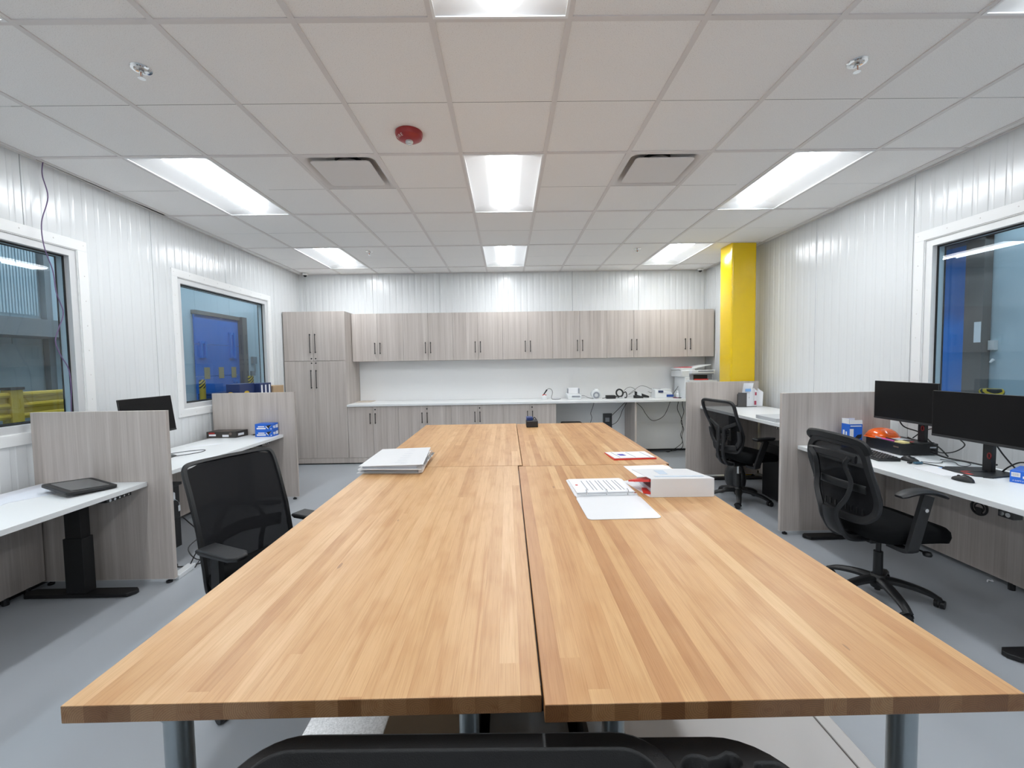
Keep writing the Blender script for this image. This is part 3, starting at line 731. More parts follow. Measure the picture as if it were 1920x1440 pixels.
# ================================================================== BUTCHER BLOCK TABLES
def table(cx0, cx1, cy0, cy1, label):
    Wd, L = cx1-cx0, cy1-cy0
    t = thing('work_table', label, 'table', (cx0, cy0, 0), 0, 'butcher block tables pushed together')
    MB().box((0, 0, .885), (Wd, L, .920)).build('tabletop', WOOD if cx0 < 0 else WOOD2, t, bevel=.0018)
    for lx_, ly_ in (((.16, .075), (Wd-.167, .264)) if cx0 < 0 else ((.20, .288), (Wd-.137, .10))) + ((.16, L-.10), (Wd-.16, L-.10)):
        l = MB(); l.cyl((lx_, ly_, .03), (lx_, ly_, .885), .0255, n=24); lo = l.build('leg', GALV, t)
        c = MB(); c.cyl((lx_, ly_, .845), (lx_, ly_, .884), .0315, n=24); c.cyl((lx_, ly_, .84), (lx_, ly_, .846), .028, n=24); c.cyl((lx_, ly_, 0), (lx_, ly_, .035), .034, n=24); c.build('collar', GALV, lo)
    if cy0 < 2: return t
    r = MB(); r.cyl((.215, .19, .20), (.215, L-.10, .20), .02, n=14); r.cyl((Wd-.17, .19, .20), (Wd-.17, L-.10, .20), .02, n=14); r.cyl((.215, L-.10, .20), (Wd-.16, L-.10, .20), .02, n=14); r.build('brace', GALV, t)
    return t
tA = table(-.854, .0555, .786, 2.612, 'maple butcher block table, front left of the four, with an empty top')
tB = table(.0595, .962, .762, 2.590, 'maple butcher block table, front right of the four, with the open binder')
tC = table(-.850, .0820, 2.616, 4.430, 'maple butcher block table, back left of the four')
tD = table(.0860, .985, 2.594, 4.400, 'maple butcher block table, back right of the four, with the small black charger')

# ------------------------------------------------------------------ things on the tables
TZ = .9203
def sheet(pts, z, name, label, catg, m=PAPER, th=.0012, group=None):
    h = MB(); n = len(pts); h.add([(x, y, z) for x, y in pts]+[(x, y, z+th) for x, y in pts], [tuple(range(n))[::-1], tuple(range(n, 2*n))]+[(i, (i+1) % n, n+(i+1) % n, n+i) for i in range(n)])
    o = h.build(name, m); return fin(o, label, catg, group)
# two stacked white binders, left
t = thing('ring_binder', 'white ring binder with printed cover, lying on top of another on the left table', 'binder', (-.65, 2.72, TZ), 0)
h = MB(); h.hexa([(-.225, -.225, .030), (.145, -.26, .052), (.115, .22, .052), (-.225, .24, .030), (-.225, -.225, .034), (.145, -.26, .056), (.115, .22, .056), (-.225, .24, .034)])
t2 = thing('ring_binder', 'white ring binder underneath another binder, leaning open on the left table', 'binder', (-.65, 2.70, TZ), 0)
h = MB(); h.hexa([(-.24, -.215, .000), (.13, -.24, .000), (.10, .20, .000), (-.24, .23, .000), (-.24, -.215, .0035), (.13, -.24, .0035), (.10, .20, .0035), (-.24, .23, .0035)]); h.build('back_cover', BINDW, t2, bevel=.001)
h = MB(); h.hexa([(-.20, -.20, .004), (.12, -.225, .004), (.09, .19, .004), (-.2, .21, .004), (-.20, -.20, .010), (.12, -.225, .022), (.09, .19, .022), (-.2, .21, .010)]); h.build('pages', PAPERG, t2)
h = MB(); h.hexa([(-.235, -.205, .014), (.13, -.24, .026), (.10, .20, .026), (-.235, .225, .014), (-.235, -.205, .017), (.13, -.24, .029), (.10, .20, .029), (-.235, .225, .017)]); h.build('front_cover', BINDW, t2, bevel=.001)
h = MB(); h.hexa([(.125, -.24, .0), (.150, -.24, .006), (.120, .20, .006), (.095, .20, .0), (.125, -.24, .029), (.150, -.24, .024), (.120, .20, .024), (.095, .20, .029)]); h.build('spine', BINDW, t2, bevel=.001)
h = MB(); h.hexa([(-.222, -.27, .0305), (.15, -.30, .0310), (.115, .21, .0310), (-.222, .23, .0305), (-.222, -.27, .0335), (.15, -.30, .034), (.115, .21, .034), (-.222, .23, .0335)]); h.build('back_cover', BINDW, t, bevel=.001)
h = MB(); h.hexa([(-.20, -.25, .034), (.12, -.275, .034), (.09, .19, .034), (-.2, .21, .034), (-.20, -.25, .046), (.12, -.275, .056), (.09, .19, .056), (-.2, .21, .046)]); h.build('pages', PAPERG, t)
h = MB(); h.hexa([(-.218, -.262, .0465), (.16, -.295, .0585), (.115, .205, .0585), (-.222, .225, .0465), (-.218, -.262, .0495), (.16, -.295, .0615), (.115, .205, .0615), (-.222, .225, .0495)]); co = h.build('front_cover', BINDW, t, bevel=.001)
h = MB()
for k in range(7): h.box((-.02+.0*k, -.22+.06*k, .0578), (.10, -.218+.06*k, .0585))
h.box((.02, -.245, .0578), (.09, -.243, .0585))
h.M = Matrix.Identity(4); ho = h.build('print', mat('faint_print', (.60, .62, .66), .7), co)
h = MB()
for yy in (-.16, -.02, .12):
    h.tube([(.125+.018*math.cos(a), yy, .045+.014*math.sin(a)) for a in [2*PI*i/12 for i in range(12)]], .0016, 6, closed=True)
h.box((.125, -.2, .036), (.155, .14, .038)); h.build('rings', CHROME, t)
# pages in red folder
t = thing('report_folder', 'printed pages on a red folder, farthest papers on the right table', 'folder', (.81, 2.82, TZ), 0)
h = MB(); h.hexa([(-.150, .10, 0), (-.137, -.118, 0), (.142, -.10, 0), (.132, .108, 0), (-.150, .10, .004), (-.137, -.118, .010), (.142, -.10, .008), (.132, .108, .004)]); h.build('folder', RED, t)
h = MB(); h.hexa([(-.146, .10, .005), (-.130, -.112, .0105), (.135, -.094, .009), (.130, .106, .005), (-.146, .10, .007), (-.130, -.112, .0125), (.135, -.094, .011), (.130, .106, .007)]); p = h.build('page', PAPER, t)
h = MB(); h.hexa([(-.085, .02, .0100), (-.075, -.035, .0112), (-.035, -.035, .0112), (-.045, .02, .0100), (-.085, .02, .0106), (-.075, -.035, .0122), (-.035, -.035, .0122), (-.045, .02, .0106)]); h.build('picture', mat('printed_photo', (.12, .09, .45), .5, var=.6, vscale=60), p)
h = MB()
for x_ in (-.11, -.01, .085): h.hexa([(x_, .085, .0075), (x_+.004, .085, .0075), (x_+.022, -.09, .0120), (x_+.018, -.09, .0120), (x_, .085, .0080), (x_+.004, .085, .0080), (x_+.022, -.09, .0125), (x_+.018, -.09, .0125)])
h.build('print', INK, p)
sheet([(.690, 2.545), (.930, 2.556), (.955, 2.52), (.945, 2.30), (.70, 2.30)], TZ, 'paper_sheet', 'blank white sheet lying just behind the thick closed binder', 'paper')
# open binder
t = thing('open_binder', 'open white ring binder with printed list, flat on the right table', 'binder', (.314, 1.68, TZ), math.radians(1.0))
def flatr(x0, y0, x1, y1, z0, z1, r=.02): return rrect(x1-x0, y1-y0, r, 4, (x0+x1)/2, (y0+y1)/2)
MB().prism(flatr(0, 0, .300, .283, 0, 0), 'z', 0, .003).build('front_cover', BINDW, t, bevel=.0008)
MB().prism(flatr(0, .293, .300, .590, 0, 0), 'z', 0, .003).build('back_cover', BINDW, t, bevel=.0008)
MB().box((.004, .281, 0), (.296, .295, .003)).build('spine', BINDW, t)
h = MB(); h.hexa([(.012, .312, .003), (.285, .312, .003), (.285, .575, .003), (.012, .575, .003), (.012, .312, .016), (.285, .312, .016), (.285, .575, .008), (.012, .575, .008)]); pg = h.build('pages', [PAPER], t)
h = MB()
for k in range(9): 
    x_ = .07+.022*k+(.006 if k % 2 else 0); h.hexa([(x_, .345, .0155), (x_+.003, .345, .0155), (x_+.003, .53, .0098), (x_, .53, .0098), (x_, .345, .0162), (x_+.003, .345, .0162), (x_+.003, .53, .0104), (x_, .53, .0104)])
h.build('print', INK, pg)
h = MB(); h.box((.028, .44, .0125), (.040, .455, .0133)); h.build('red_mark', RED, pg)
h = MB(); h.box((.01, .296, .003), (.29, .310, .012)); 
for x_ in (.055, .15, .25): h.tube([(x_, .305+.019*math.cos(a), .0165+.0142*math.sin(a)) for a in [2*PI*i/14 for i in range(14)]], .0018, 6, closed=True)
h.build('rings', CHROME, t)
# thick closed binder, spine toward camera
t = thing('thick_binder', 'thick closed white binder with red tabs, spine toward the camera', 'binder', (.656, 1.952, TZ), math.radians(-1.5))
MB().box((0, -.003, 0), (.292, 0, .088)).build('spine', BINDW, t, bevel=.002)
h = MB(); h.box((-.004, 0, 0), (.294, .30, .003)); h.build('back_cover', BINDW, t, bevel=.001)
h = MB(); h.hexa([(0, 0, .085), (.292, 0, .085), (.285, .305, .052), (-.008, .305, .052), (0, 0, .088), (.292, 0, .088), (.285, .305, .055), (-.008, .305, .055)]); cv = h.build('front_cover', BINDW, t, bevel=.001)
h = MB(); h.hexa([(.035, .04, .0842), (.265, .04, .0842), (.265, .07, .081), (.035, .07, .081), (.035, .04, .0846), (.265, .04, .0846), (.265, .07, .0814), (.035, .07, .0814)])
h.hexa([(.08, .12, .0756), (.12, .12, .0756), (.14, .25, .0616), (.09, .25, .0616), (.08, .12, .0760), (.12, .12, .0760), (.14, .25, .0620), (.09, .25, .0620)]); h.build('print', mat('pale_blue_print', (.50, .58, .68), .6), cv)
h = MB(); h.hexa([(.012, .03, .004), (.28, .03, .004), (.28, .28, .004), (.012, .28, .004), (.012, .03, .03), (.28, .03, .03), (.28, .28, .018), (.012, .28, .018)]); h.build('pages', PAPERG, t)
h = MB(); h.hexa([(-.062, .16, .030), (-.002, .02, .066), (.10, .02, .070), (.10, .2, .046), (-.062, .16, .038), (-.002, .02, .078), (.10, .02, .078), (.10, .2, .052)]); h.build('red_tab', RED, t)
h = MB(); h.hexa([(-.02, .05, .004), (.01, .03, .004), (.02, .10, .004), (-.01, .11, .004), (-.02, .05, .014), (.01, .03, .014), (.02, .10, .014), (-.01, .11, .014)]); h.build('red_tab', RED, t)
sheet([(-.0+.600, 2.225), (.64, 2.236), (.70, 2.10), (.72, 1.96), (.65, 1.965)], TZ, 'loose_sheet', 'white sheet corner sticking out left of the thick closed binder', 'paper')
# black charger with blue battery
t = thing('battery_charger', 'small black charger block with blue battery at the far end of the wood table', 'charger', (.233, 4.20, TZ), 0)
MB().box((-.055, -.06, 0), (.058, .09, .062)).build('base', BLK2, t, bevel=.006)
MB().box((-.052, -.01, .062), (.012, .08, .094)).build('battery', mat('navy_blue_plastic', (.02, .05, .20), .4), t, bevel=.006)
h = MB(); h.tube(cat([(.015, .05, .062), (.03, .05, .085), (.05, .05, .062)]), .004); h.build('clip', BLK, t)

# ================================================================== PARTITIONS, DESKS
def partition(x0, x1, y, label, z1=1.252):
    t = thing('desk_divider', label, 'desk divider', ((x0+x1)/2, y+.015, 0), 0, 'desk dividers')
    MB().box((x0, y, .032), (x1, y+.030, z1)).build('panel', LAM, t, world=True, bevel=.001, seg=1)
    MB().box((x0, y+.001, .028), (x1, y+.029, .034)).build('bottom_edge', EDGEW, t, world=True)
    for x in (x0+.05, x1-.05):
        l = MB(); l.cyl((x, y+.015, .012), (x, y+.015, .03), .007, n=10); l.cyl((x, y+.015, 0), (x, y+.015, .013), .020, n=14); l.build('foot', BLK, t, world=True)
    return t
partition(-3.376, -2.427, 3.048, 'grey wood grain divider at the near left desk, behind the black tablet')
partition(-3.400, -2.455, 4.947, 'grey wood grain divider at the far left desk, behind the blue cartons')
partition(2.387, 3.345, 3.689, 'grey wood grain divider on the right behind the orange hard hat')
partition(2.352, 3.30, 5.585, 'grey wood grain divider in front of the yellow column, behind the paper sorter', 1.262)
def desk(side, y0, y1, zt, label, legs, ctrl, grom=None, x_in=None):
    sg = side
    xf = (2.528 if sg > 0 else -2.580) if x_in is None else x_in; xb = 3.30 if sg > 0 else -3.325
    t = thing('standing_desk', label, 'desk', ((xf+xb)/2, (y0+y1)/2, 0), 0, 'white standing desks along the side walls')
    MB().box((xf, y0, zt-.032), (xb, y1, zt)).build('desktop', DESKW, t, world=True, bevel=.002)
    for ly in legs:
        l = MB(); cx = (xf+xb)/2
        l.box((cx-.065, ly-.04, .03), (cx+.065, ly+.04, zt*.55)); l.box((cx-.055, ly-.033, zt*.5), (cx+.055, ly+.033, zt-.034)); lo = l.build('leg', BLKMET, t, world=True, bevel=.003)
        f = MB(); a, b = cx-.375, cx+.375
        f.prism([(a, ly-.005), (a+.03, ly-.045), (b-.03, ly-.045), (b, ly-.005), (b, ly+.02), (b-.03, ly+.045), (a+.03, ly+.045), (a, ly+.02)], 'z', .004, .028); f.build('foot', BLKMET, lo, world=True, bevel=.003)
    fr = MB(); fr.box(((xf+xb)/2-.04, y0+.12, zt-.075), ((xf+xb)/2+.04, y1-.12, zt-.034)); fr.build('underframe', BLKMET, t, world=True)
    xm = xb+sg*.010
    mp = MB().box((xm, y0+.01, .045), (xm+sg*.018, y1-.01, zt-.06)).build('modesty_panel', LAM, t, world=True)
    for q in (y0+.12, y0+.9, y1-.25, y1-.12):
        ft = MB(); ft.cyl((xm+sg*.009, q, 0), (xm+sg*.009, q, .047), .018, n=10); ft.build('panel_foot', BLK, mp, world=True)
    if ctrl:
        c = MB(); cx = xf+sg*.045; c.box((cx-.03, ctrl-.09, zt-.058), (cx+.03, ctrl+.09, zt-.033)); cc = c.build('control', BLK, t, world=True, bevel=.003)
        for k in range(5):
            b = MB(); yy = ctrl-.07+.034*k; r = .009 if k < 2 else .006
            b.cyl((cx-sg*.030, yy, zt-.046), (cx-sg*.034, yy, zt-.046), r, n=12); b.build('button', CHROME, cc, world=True)
    if grom:
        gm = MB(); gm.tube([(xm-sg*.004, grom[0]+.05*math.cos(a), grom[1]+.05*math.sin(a)) for a in [2*PI*i/24 for i in range(24)]], .007, 8, closed=True)
        gm.box((xm-sg*.002, grom[0]-.02, grom[1]-.045), (xm-sg*.008, grom[0]+.02, grom[1]+.0)); gm.tube([(xm-sg*.004, grom[0]+.03*math.cos(a), grom[1]+.03*math.sin(a)) for a in [2*PI*i/16 for i in range(16)]], .004, 6, closed=True); gm.build('cable_grommet', BLK, t, world=True)
    return t
desk(-1, 1.16, 3.045, .745, 'white standing desk at the near left with the black tablet on it', (2.905, 1.33), 2.84, None)
desk(-1, 3.082, 4.945, .764, 'white standing desk at the far left with a tilted monitor and blue cartons', (4.80, 3.27), 4.62, None, -2.600)
t = thing('low_cabinet', 'low grey wood grain cabinet hidden behind the far left divider, carrying boxes and binders', 'cabinet', (-3.17, 5.48, 0))
MB().box((-3.335, 4.99, .03), (-3.04, 5.96, 1.08)).build('body', LAM, t, world=True, bevel=.001)
for k in range(2): MB().box((-3.04, 4.992+.484*k, .06), (-3.022, 5.472+.484*k, 1.07)).build('door', LAM, t, world=True, bevel=.001)
MB().box((-3.32, 5.0, 0), (-3.06, 5.95, .031)).build('plinth', GASK, t, world=True)
desk(1, 1.83, 3.686, .792, 'white standing desk at the near right with two monitors', (3.60, 2.10), None, (2.93, .485))
desk(1, 3.722, 5.582, .945, 'white standing desk at the far right, raised, with the paper sorter', (5.46, 3.88), 3.93)
# round silver buttons under the near right desk edge
t = thing('desk_keypad', 'pair of round silver buttons under the near right desk edge', 'keypad', (2.535, 2.125, .722))
MB().box((0, -.035, 0), (.05, .035, .036)).build('housing', BLK, t, bevel=.003)
h = MB()
for yy in (.014, -.014): h.cyl((0, yy, .020), (-.005, yy, .020), .0115, n=16)
h.build('button', CHROME, t)

# ================================================================== CHAIRS
def star_base(t, R, ang0, hubz=.10):
    h = MB()
    for k in range(5):
        a = ang0+2*PI*k/5; c, s = math.cos(a), math.sin(a)
        pts = cat([(.02*c, .02*s, hubz+.02), (R*.4*c, R*.4*s, hubz+.015), (R*.8*c, R*.8*s, hubz-.012), (R*1.02*c, R*1.02*s, hubz-.045)], 6)
        n = len(pts); sc = [1.15-.42*i/(n-1) for i in range(n)]
        h.sweep(pts, [(-.028, -.014), (.028, -.014), (.030, .004), (.017, .017), (-.017, .017), (-.030, .004)], scale=sc)
    h.lathe([(.036, hubz-.035), (.046, hubz-.01), (.046, hubz+.03), (.034, hubz+.05)], n=20)
    h.build('star_base', BLK, t, ang=50)
    for k in range(5):
        a = ang0+2*PI*k/5; c, s = math.cos(a), math.sin(a); x, y = R*c, R*s
        b = a+1.1+.9*k; ca, sa = math.cos(b), math.sin(b)
        h = MB()
        for q in (-1, 1):
            p = Vector((x+ca*.012, y+sa*.012, .027)); d = Vector((-sa, ca, 0))
            h.cyl(p+d*q*.006, p+d*q*.024, .0275, .025, n=20)
        p = Vector((x+ca*.010, y+sa*.010, .030)); d = Vector((-sa, ca, 0))
        h.tube([p+Vector((ca*.031*math.cos(tt), sa*.031*math.cos(tt), .031*math.sin(tt))) for tt in [PI*i/8 for i in range(9)]], .007, 6)
        h.cyl((x, y, .03), (x, y, .07), .009, n=10)
        h.build('caster', BLK, t, ang=50)
def loop_back(t, xs, hw, z0, z1, frame_w, mesh_m, fr_m=None, thick=.02, e=.42, bow=.03, name='back_frame'):
    # outline: rounded quad in (y,z) with half widths from hw(z); x from xs(z)
    N = 88; pts = []
    for i in range(N):
        a = 2*PI*i/N; a += .22*math.sin(4*a)*-1*(1 if e < .35 else 0); cy, sz = math.cos(a), math.sin(a)
        u = math.copysign(abs(cy)**e, cy); v = math.copysign(abs(sz)**e, sz)
        z = (z0+z1)/2+(z1-z0)/2*v; y = hw(min(1,max(0,(z-z0)/(z1-z0))))*u
        z += top_bow(y, v)
        pts.append((xs(min(1,max(0,(z-z0)/(z1-z0))))-bow*(1-(y/.24)**2), y, z))
    h = MB(); h.sweep(pts, rsec(frame_w, thick), closed=True, fixed=None, up=(1, 0, 0)); 
    fo = h.build(name, fr_m or BLK2, t, ang=50)
    h = MB()
    def S_(u, v):
        z = z0+(z1-z0)*v; w = hw(v); # clamp near the corners
        y = (2*u-1)*w*.98*(1-.0*v); vv = 2*v-1
        lim = (max(0, 1-abs(vv)**(2/e)))**(e/2)
        y *= max(.55, min(1, lim+.02)) if abs(vv) > .8 else 1
        zz = z+top_bow(y, vv)
        return (xs(v)-bow*(1-(y/.24)**2)+.004, y, zz)
    h.surf(S_, 16, 24); h.build('back_mesh', mesh_m, t, ang=80)
    return fo
def rsec(w, th): return [(-w/2, -th/2), (w/2, -th/2), (w/2, th/2), (-w/2, th/2)] if False else [(-w/2, 0), (-w*.35, -th/2), (w*.35, -th/2), (w/2, 0), (w*.35, th/2), (-w*.35, th/2)]
def top_bow(y, v): return 0.0
def seat(t, w, l, z0, z1, m, cx=0.0):
    h = MB(); rings = []
    prof = [(.80, 0), (.97, .18), (1.0, .5), (.985, .8), (.93, .96), (.75, 1.04), (.4, 1.02)]
    for k, zz in prof:
        ring = []
        for x, y in rrect(l*k, w*k, min(l, w)*.5*k*.42, 6):
            zf = z0+(z1-z0)*zz
            if x > l*.25: zf -= (x-l*.25)*.18      # waterfall front
            ring.append((cx+x, y, zf))
        rings.append(ring)
    n = len(rings[0])
    h.add([p for r in rings for p in r], [(a*n+i, a*n+(i+1) % n, (a+1)*n+(i+1) % n, (a+1)*n+i) for a in range(len(rings)-1) for i in range(n)]+[tuple(range(n))[::-1], tuple(range((len(rings)-1)*n, len(rings)*n))])
    return h.build('seat', m, t, ang=60)
def gas(t, zseat, cx=0, chrome=False):
    h = MB(); h.cyl((cx, 0, .07), (cx, 0, .30), .027, .025, n=20); h.cyl((cx, 0, .045), (cx, 0, .08), .016, n=14); h.build('column_cover', BLK, t)
    h = MB(); h.cyl((cx, 0, .29), (cx, 0, zseat-.04), .0145, n=16); h.build('gas_lift', CHROME if chrome else BLK, t)
    h = MB(); h.prism([(-.11, -.06), (.13, -.07), (.13, .07), (-.11, .06)], 'z', zseat-.055, zseat-.008); h.build('tilt_mechanism', BLK, t, bevel=.008)
def arm(t, side, yo, zt, ztb, px, curved, pad_l, pad_w, tilt=.05, zpost0=.44, hx=-.02, knob=False):
    s = side
    h = MB(); pts = cat([(hx, s*.16, zpost0-.02), (hx, s*(yo-.02), zpost0-.015), (hx, s*yo, zpost0+.03), (hx+tilt*.5, s*yo, (zpost0+zt)/2), (hx+tilt, s*yo, zt-.03)], 6)
    h.sweep(pts, [(-.012, -.030), (.012, -.030), (.014, 0), (.012, .030), (-.012, .030), (-.014, 0)], up=(1, 0, 0)); 
    ao = h.build('arm_post', BLK2, t, ang=50)
    if knob: k = MB(); k.cyl((hx+tilt*.7, s*(yo+.012), zt-.11), (hx+tilt*.7, s*(yo+.022), zt-.11), .011, n=14); k.build('knob', CHROME, ao)
    if not curved:
        h = MB(); a, b, w2 = px-pad_l/2, px+pad_l/2, pad_w/2
        lo = [(a+.02, -w2+.012), (b-.05, -w2+.012), (b-.012, -w2+.035), (b-.012, w2-.035), (b-.05, w2-.012), (a+.02, w2-.012)]
        hi = [(a+.005, -w2+.004), (b-.04, -w2+.004), (b, -w2+.03), (b, w2-.03), (b-.04, w2-.004), (a+.005, w2-.004)]
        to = [(a+.01, -w2+.010), (b-.045, -w2+.010), (b-.008, -w2+.034), (b-.008, w2-.034), (b-.045, w2-.010), (a+.01, w2-.010)]
        k = 6; vs = [(x, s*yo+y, zt-.028) for x, y in lo]+[(x, s*yo+y, zt-.010) for x, y in hi]+[(x, s*yo+y, zt) for x, y in to]
        h.add(vs, [(q*k+i, q*k+(i+1) % k, (q+1)*k+(i+1) % k, (q+1)*k+i) for q in range(2) for i in range(k)]+[tuple(range(k))[::-1], tuple(range(2*k, 3*k))])
        h.build('arm_pad', BLK2, t, bevel=.004, ang=30); return
    h = MB(); n = 12; P = []; sc = []
    for i in range(n+1):
        u = i/n; x = px+(u-.5)*pad_l; z = zt-(curved*(2*u-.9)**2 if curved else 0); P.append((x, s*(yo), z)); 
        sc.append(.80+.2*math.sin(PI*min(1, max(0, u*1.0)))**.5 if 0 < u < 1 else .62)
    h.sweep(P, [(-pad_w/2, 0), (-pad_w/2+.008, -.013), (pad_w/2-.008, -.013), (pad_w/2, 0), (pad_w/2-.014, .011), (-pad_w/2+.014, .011)], scale=sc, up=(0, 0, 1)); h.build('arm_pad', BLK2, t, ang=40)

# --- near right chair: frame back with looping spine
t = thing('office_chair', 'black mesh back office chair at the near right desk, seen from behind', 'chair', (2.385, 2.69, 0), math.radians(3))
star_base(t, .295, math.radians(-34)); gas(t, .43)
seat(t, .50, .50, .43, .535, FAB, .03)
def xs1(v): return -.235-.03*math.sin(PI*v)*0-.055*v**1.5+.020*math.sin(2*PI*v)
loop_back(t, xs1, lambda v: .215+.035*v-.05*(v-.1)**2 if v > .1 else .205+.1*v, .555, 1.035, .050, MESHD, BLK2, .026, bow=.03)
h = MB()                                   # outer rim shell at the very top
h.sweep(cat([(-.305, -.235, .985), (-.325, -.20, 1.045), (-.335, 0, 1.062), (-.318, .19, 1.055), (-.30, .225, 1.02)], 8), rsec(.055, .02), up=(1, 0, 0)); h.build('top_rim', BLK, t, ang=50)
h = MB()                                   # spine: a looping Y rising behind the mesh
for s in (-1, 1):
    h.sweep(cat([(-.08, s*.03, .40), (-.25, s*.05, .42), (-.325, s*.06, .52), (-.345, s*.062, .60), (-.330, s*.115, .70), (-.318, s*.13, .80), (-.345, s*.115, .90), (-.350, s*.15, .955)], 8), rsec(.036, .024), up=(1, 0, 0))
h.sweep(cat([(-.335, -.18, .945), (-.350, 0, .955), (-.33, .185, .945)], 6), rsec(.05, .02), up=(1, 0, 0))
h.sweep(cat([(-.20, 0, .405), (-.29, 0, .45), (-.335, 0, .52), (-.35, 0, .61)], 6), rsec(.10, .024), up=(1, 0, 0)); h.build('back_spine', BLK2, t, ang=50)
h = MB(); h.sweep(cat([(-.285, -.20, .765), (-.300, 0, .765), (-.285, .20, .765)], 6), rsec(.05, .008), up=(1, 0, 0))
for k in range(9): y = -.16+.04*k; h.box((-.268, y-.005, .60), (-.262, y+.005, .635))
h.build('lumbar_bar', BLK, t, ang=50)
arm(t, -1, .295, .785, .7, -.035, .035, .285, .085, .08, hx=-.08, knob=True); arm(t, 1, .295, .785, .7, -.035, .035, .285, .085, .08, hx=-.08, knob=True)
h = MB(); h.tube([(.05, -.05, .395), (.10, -.20, .375)], .006); h.lathe([(.001, .355), (.020, .36), (.024, .372), (.018, .384), (.001, .388)], c=(.10, -.215, 0), n=12); h.build('lever', BLK, t)

# --- far right chair: open mesh, slatted lumbar frame
t = thing('office_chair', 'black office chair with see-through mesh back at the far right desk', 'chair', (2.52, 4.62, 0), math.radians(13))
star_base(t, .30, math.radians(-58)); gas(t, .45, 0, True)
seat(t, .50, .46, .455, .55, FAB, .10)
def xs2(v): return -.150-.135*max(0, (v-.35)/.65)**1.15+.015*math.sin(2*PI*v)
loop_back(t, xs2, lambda v: .195+.03*min(1, v*2.5)+.022*max(0, v-.5)*2, .565, 1.115, .036, MESHF, BLK2, .024, e=.24, bow=.02)
h = MB()
for s in (-1, 1):
    h.sweep(cat([(-.205, s*.20, .885), (-.215, s*.11, .845), (-.225, s*.045, .81), (-.225, s*.04, .70), (-.235, s*.04, .55), (-.18, s*.035, .43), (-.06, s*.03, .41)], 7), rsec(.038, .024), up=(1, 0, 0))
    h.sweep(cat([(-.19, s*.215, .80), (-.175, s*.205, .70), (-.17, s*.16, .63)], 6), rsec(.05, .02), up=(1, 0, 0))
h.sweep(cat([(-.17, -.17, .62), (-.195, 0, .60), (-.17, .17, .62)], 8), rsec(.06, .03), up=(1, 0, 0)); h.build('back_spine', BLK2, t, ang=50)
h = MB()
for k in range(7): z = .70+.018*k; h.sweep(cat([(-.195, -.10, z), (-.21, 0, z), (-.195, .10, z)], 4), rsec(.010, .006), up=(1, 0, 0))
for s in (-1, 1): h.box((-.202, s*.105-.006, .69), (-.192, s*.105+.006, .82))
h.build('lumbar_slats', BLK, t, ang=50)
arm(t, -1, .285, .735, .7, .06, .0, .26, .085, .10); arm(t, 1, .285, .735, .7, .06, .0, .26, .085, .10)
h = MB(); h.tube(cat([(-.05, -.06, .41), (-.10, -.16, .395), (-.16, -.22, .375)]), .006); h.build('lever', BLK, t)

# --- left chair: tall flat mesh back, facing the tables
t = thing('office_chair', 'black mesh office chair on the left, turned toward the wood tables', 'chair', (-1.268, 2.236, 0), math.radians(-24))
star_base(t, .41, math.radians(-68)); gas(t, .44)
seat(t, .50, .48, .445, .54, FAB, .05)
def xs3(v): return -.130-.160*v+.030*math.sin(PI*v)
def top_bow(y, v): return 0.0
loop_back(t, xs3, lambda v: .244, .42, 1.062, .024, MESHD, BLK, .022, e=.13, bow=.03)
h = MB()
for s in (-1, 1): h.sweep(cat([(-.06, s*.05, .41), (-.17, s*.07, .42), (-.215, s*.10, .55), (-.225, s*.13, .70), (-.265, s*.05, .82)], 8), rsec(.04, .02), up=(1, 0, 0))
h.sweep(cat([(-.185, -.21, .66), (-.230, 0, .68), (-.185, .21, .66)], 6), rsec(.07, .012), up=(1, 0, 0)); h.build('back_spine', BLK2, t, ang=50)
arm(t, -1, .262, .695, .6, .03, .0, .28, .108, .0, hx=-.02); arm(t, 1, .262, .695, .6, .03, .0, .28, .108, .0, hx=-.02)

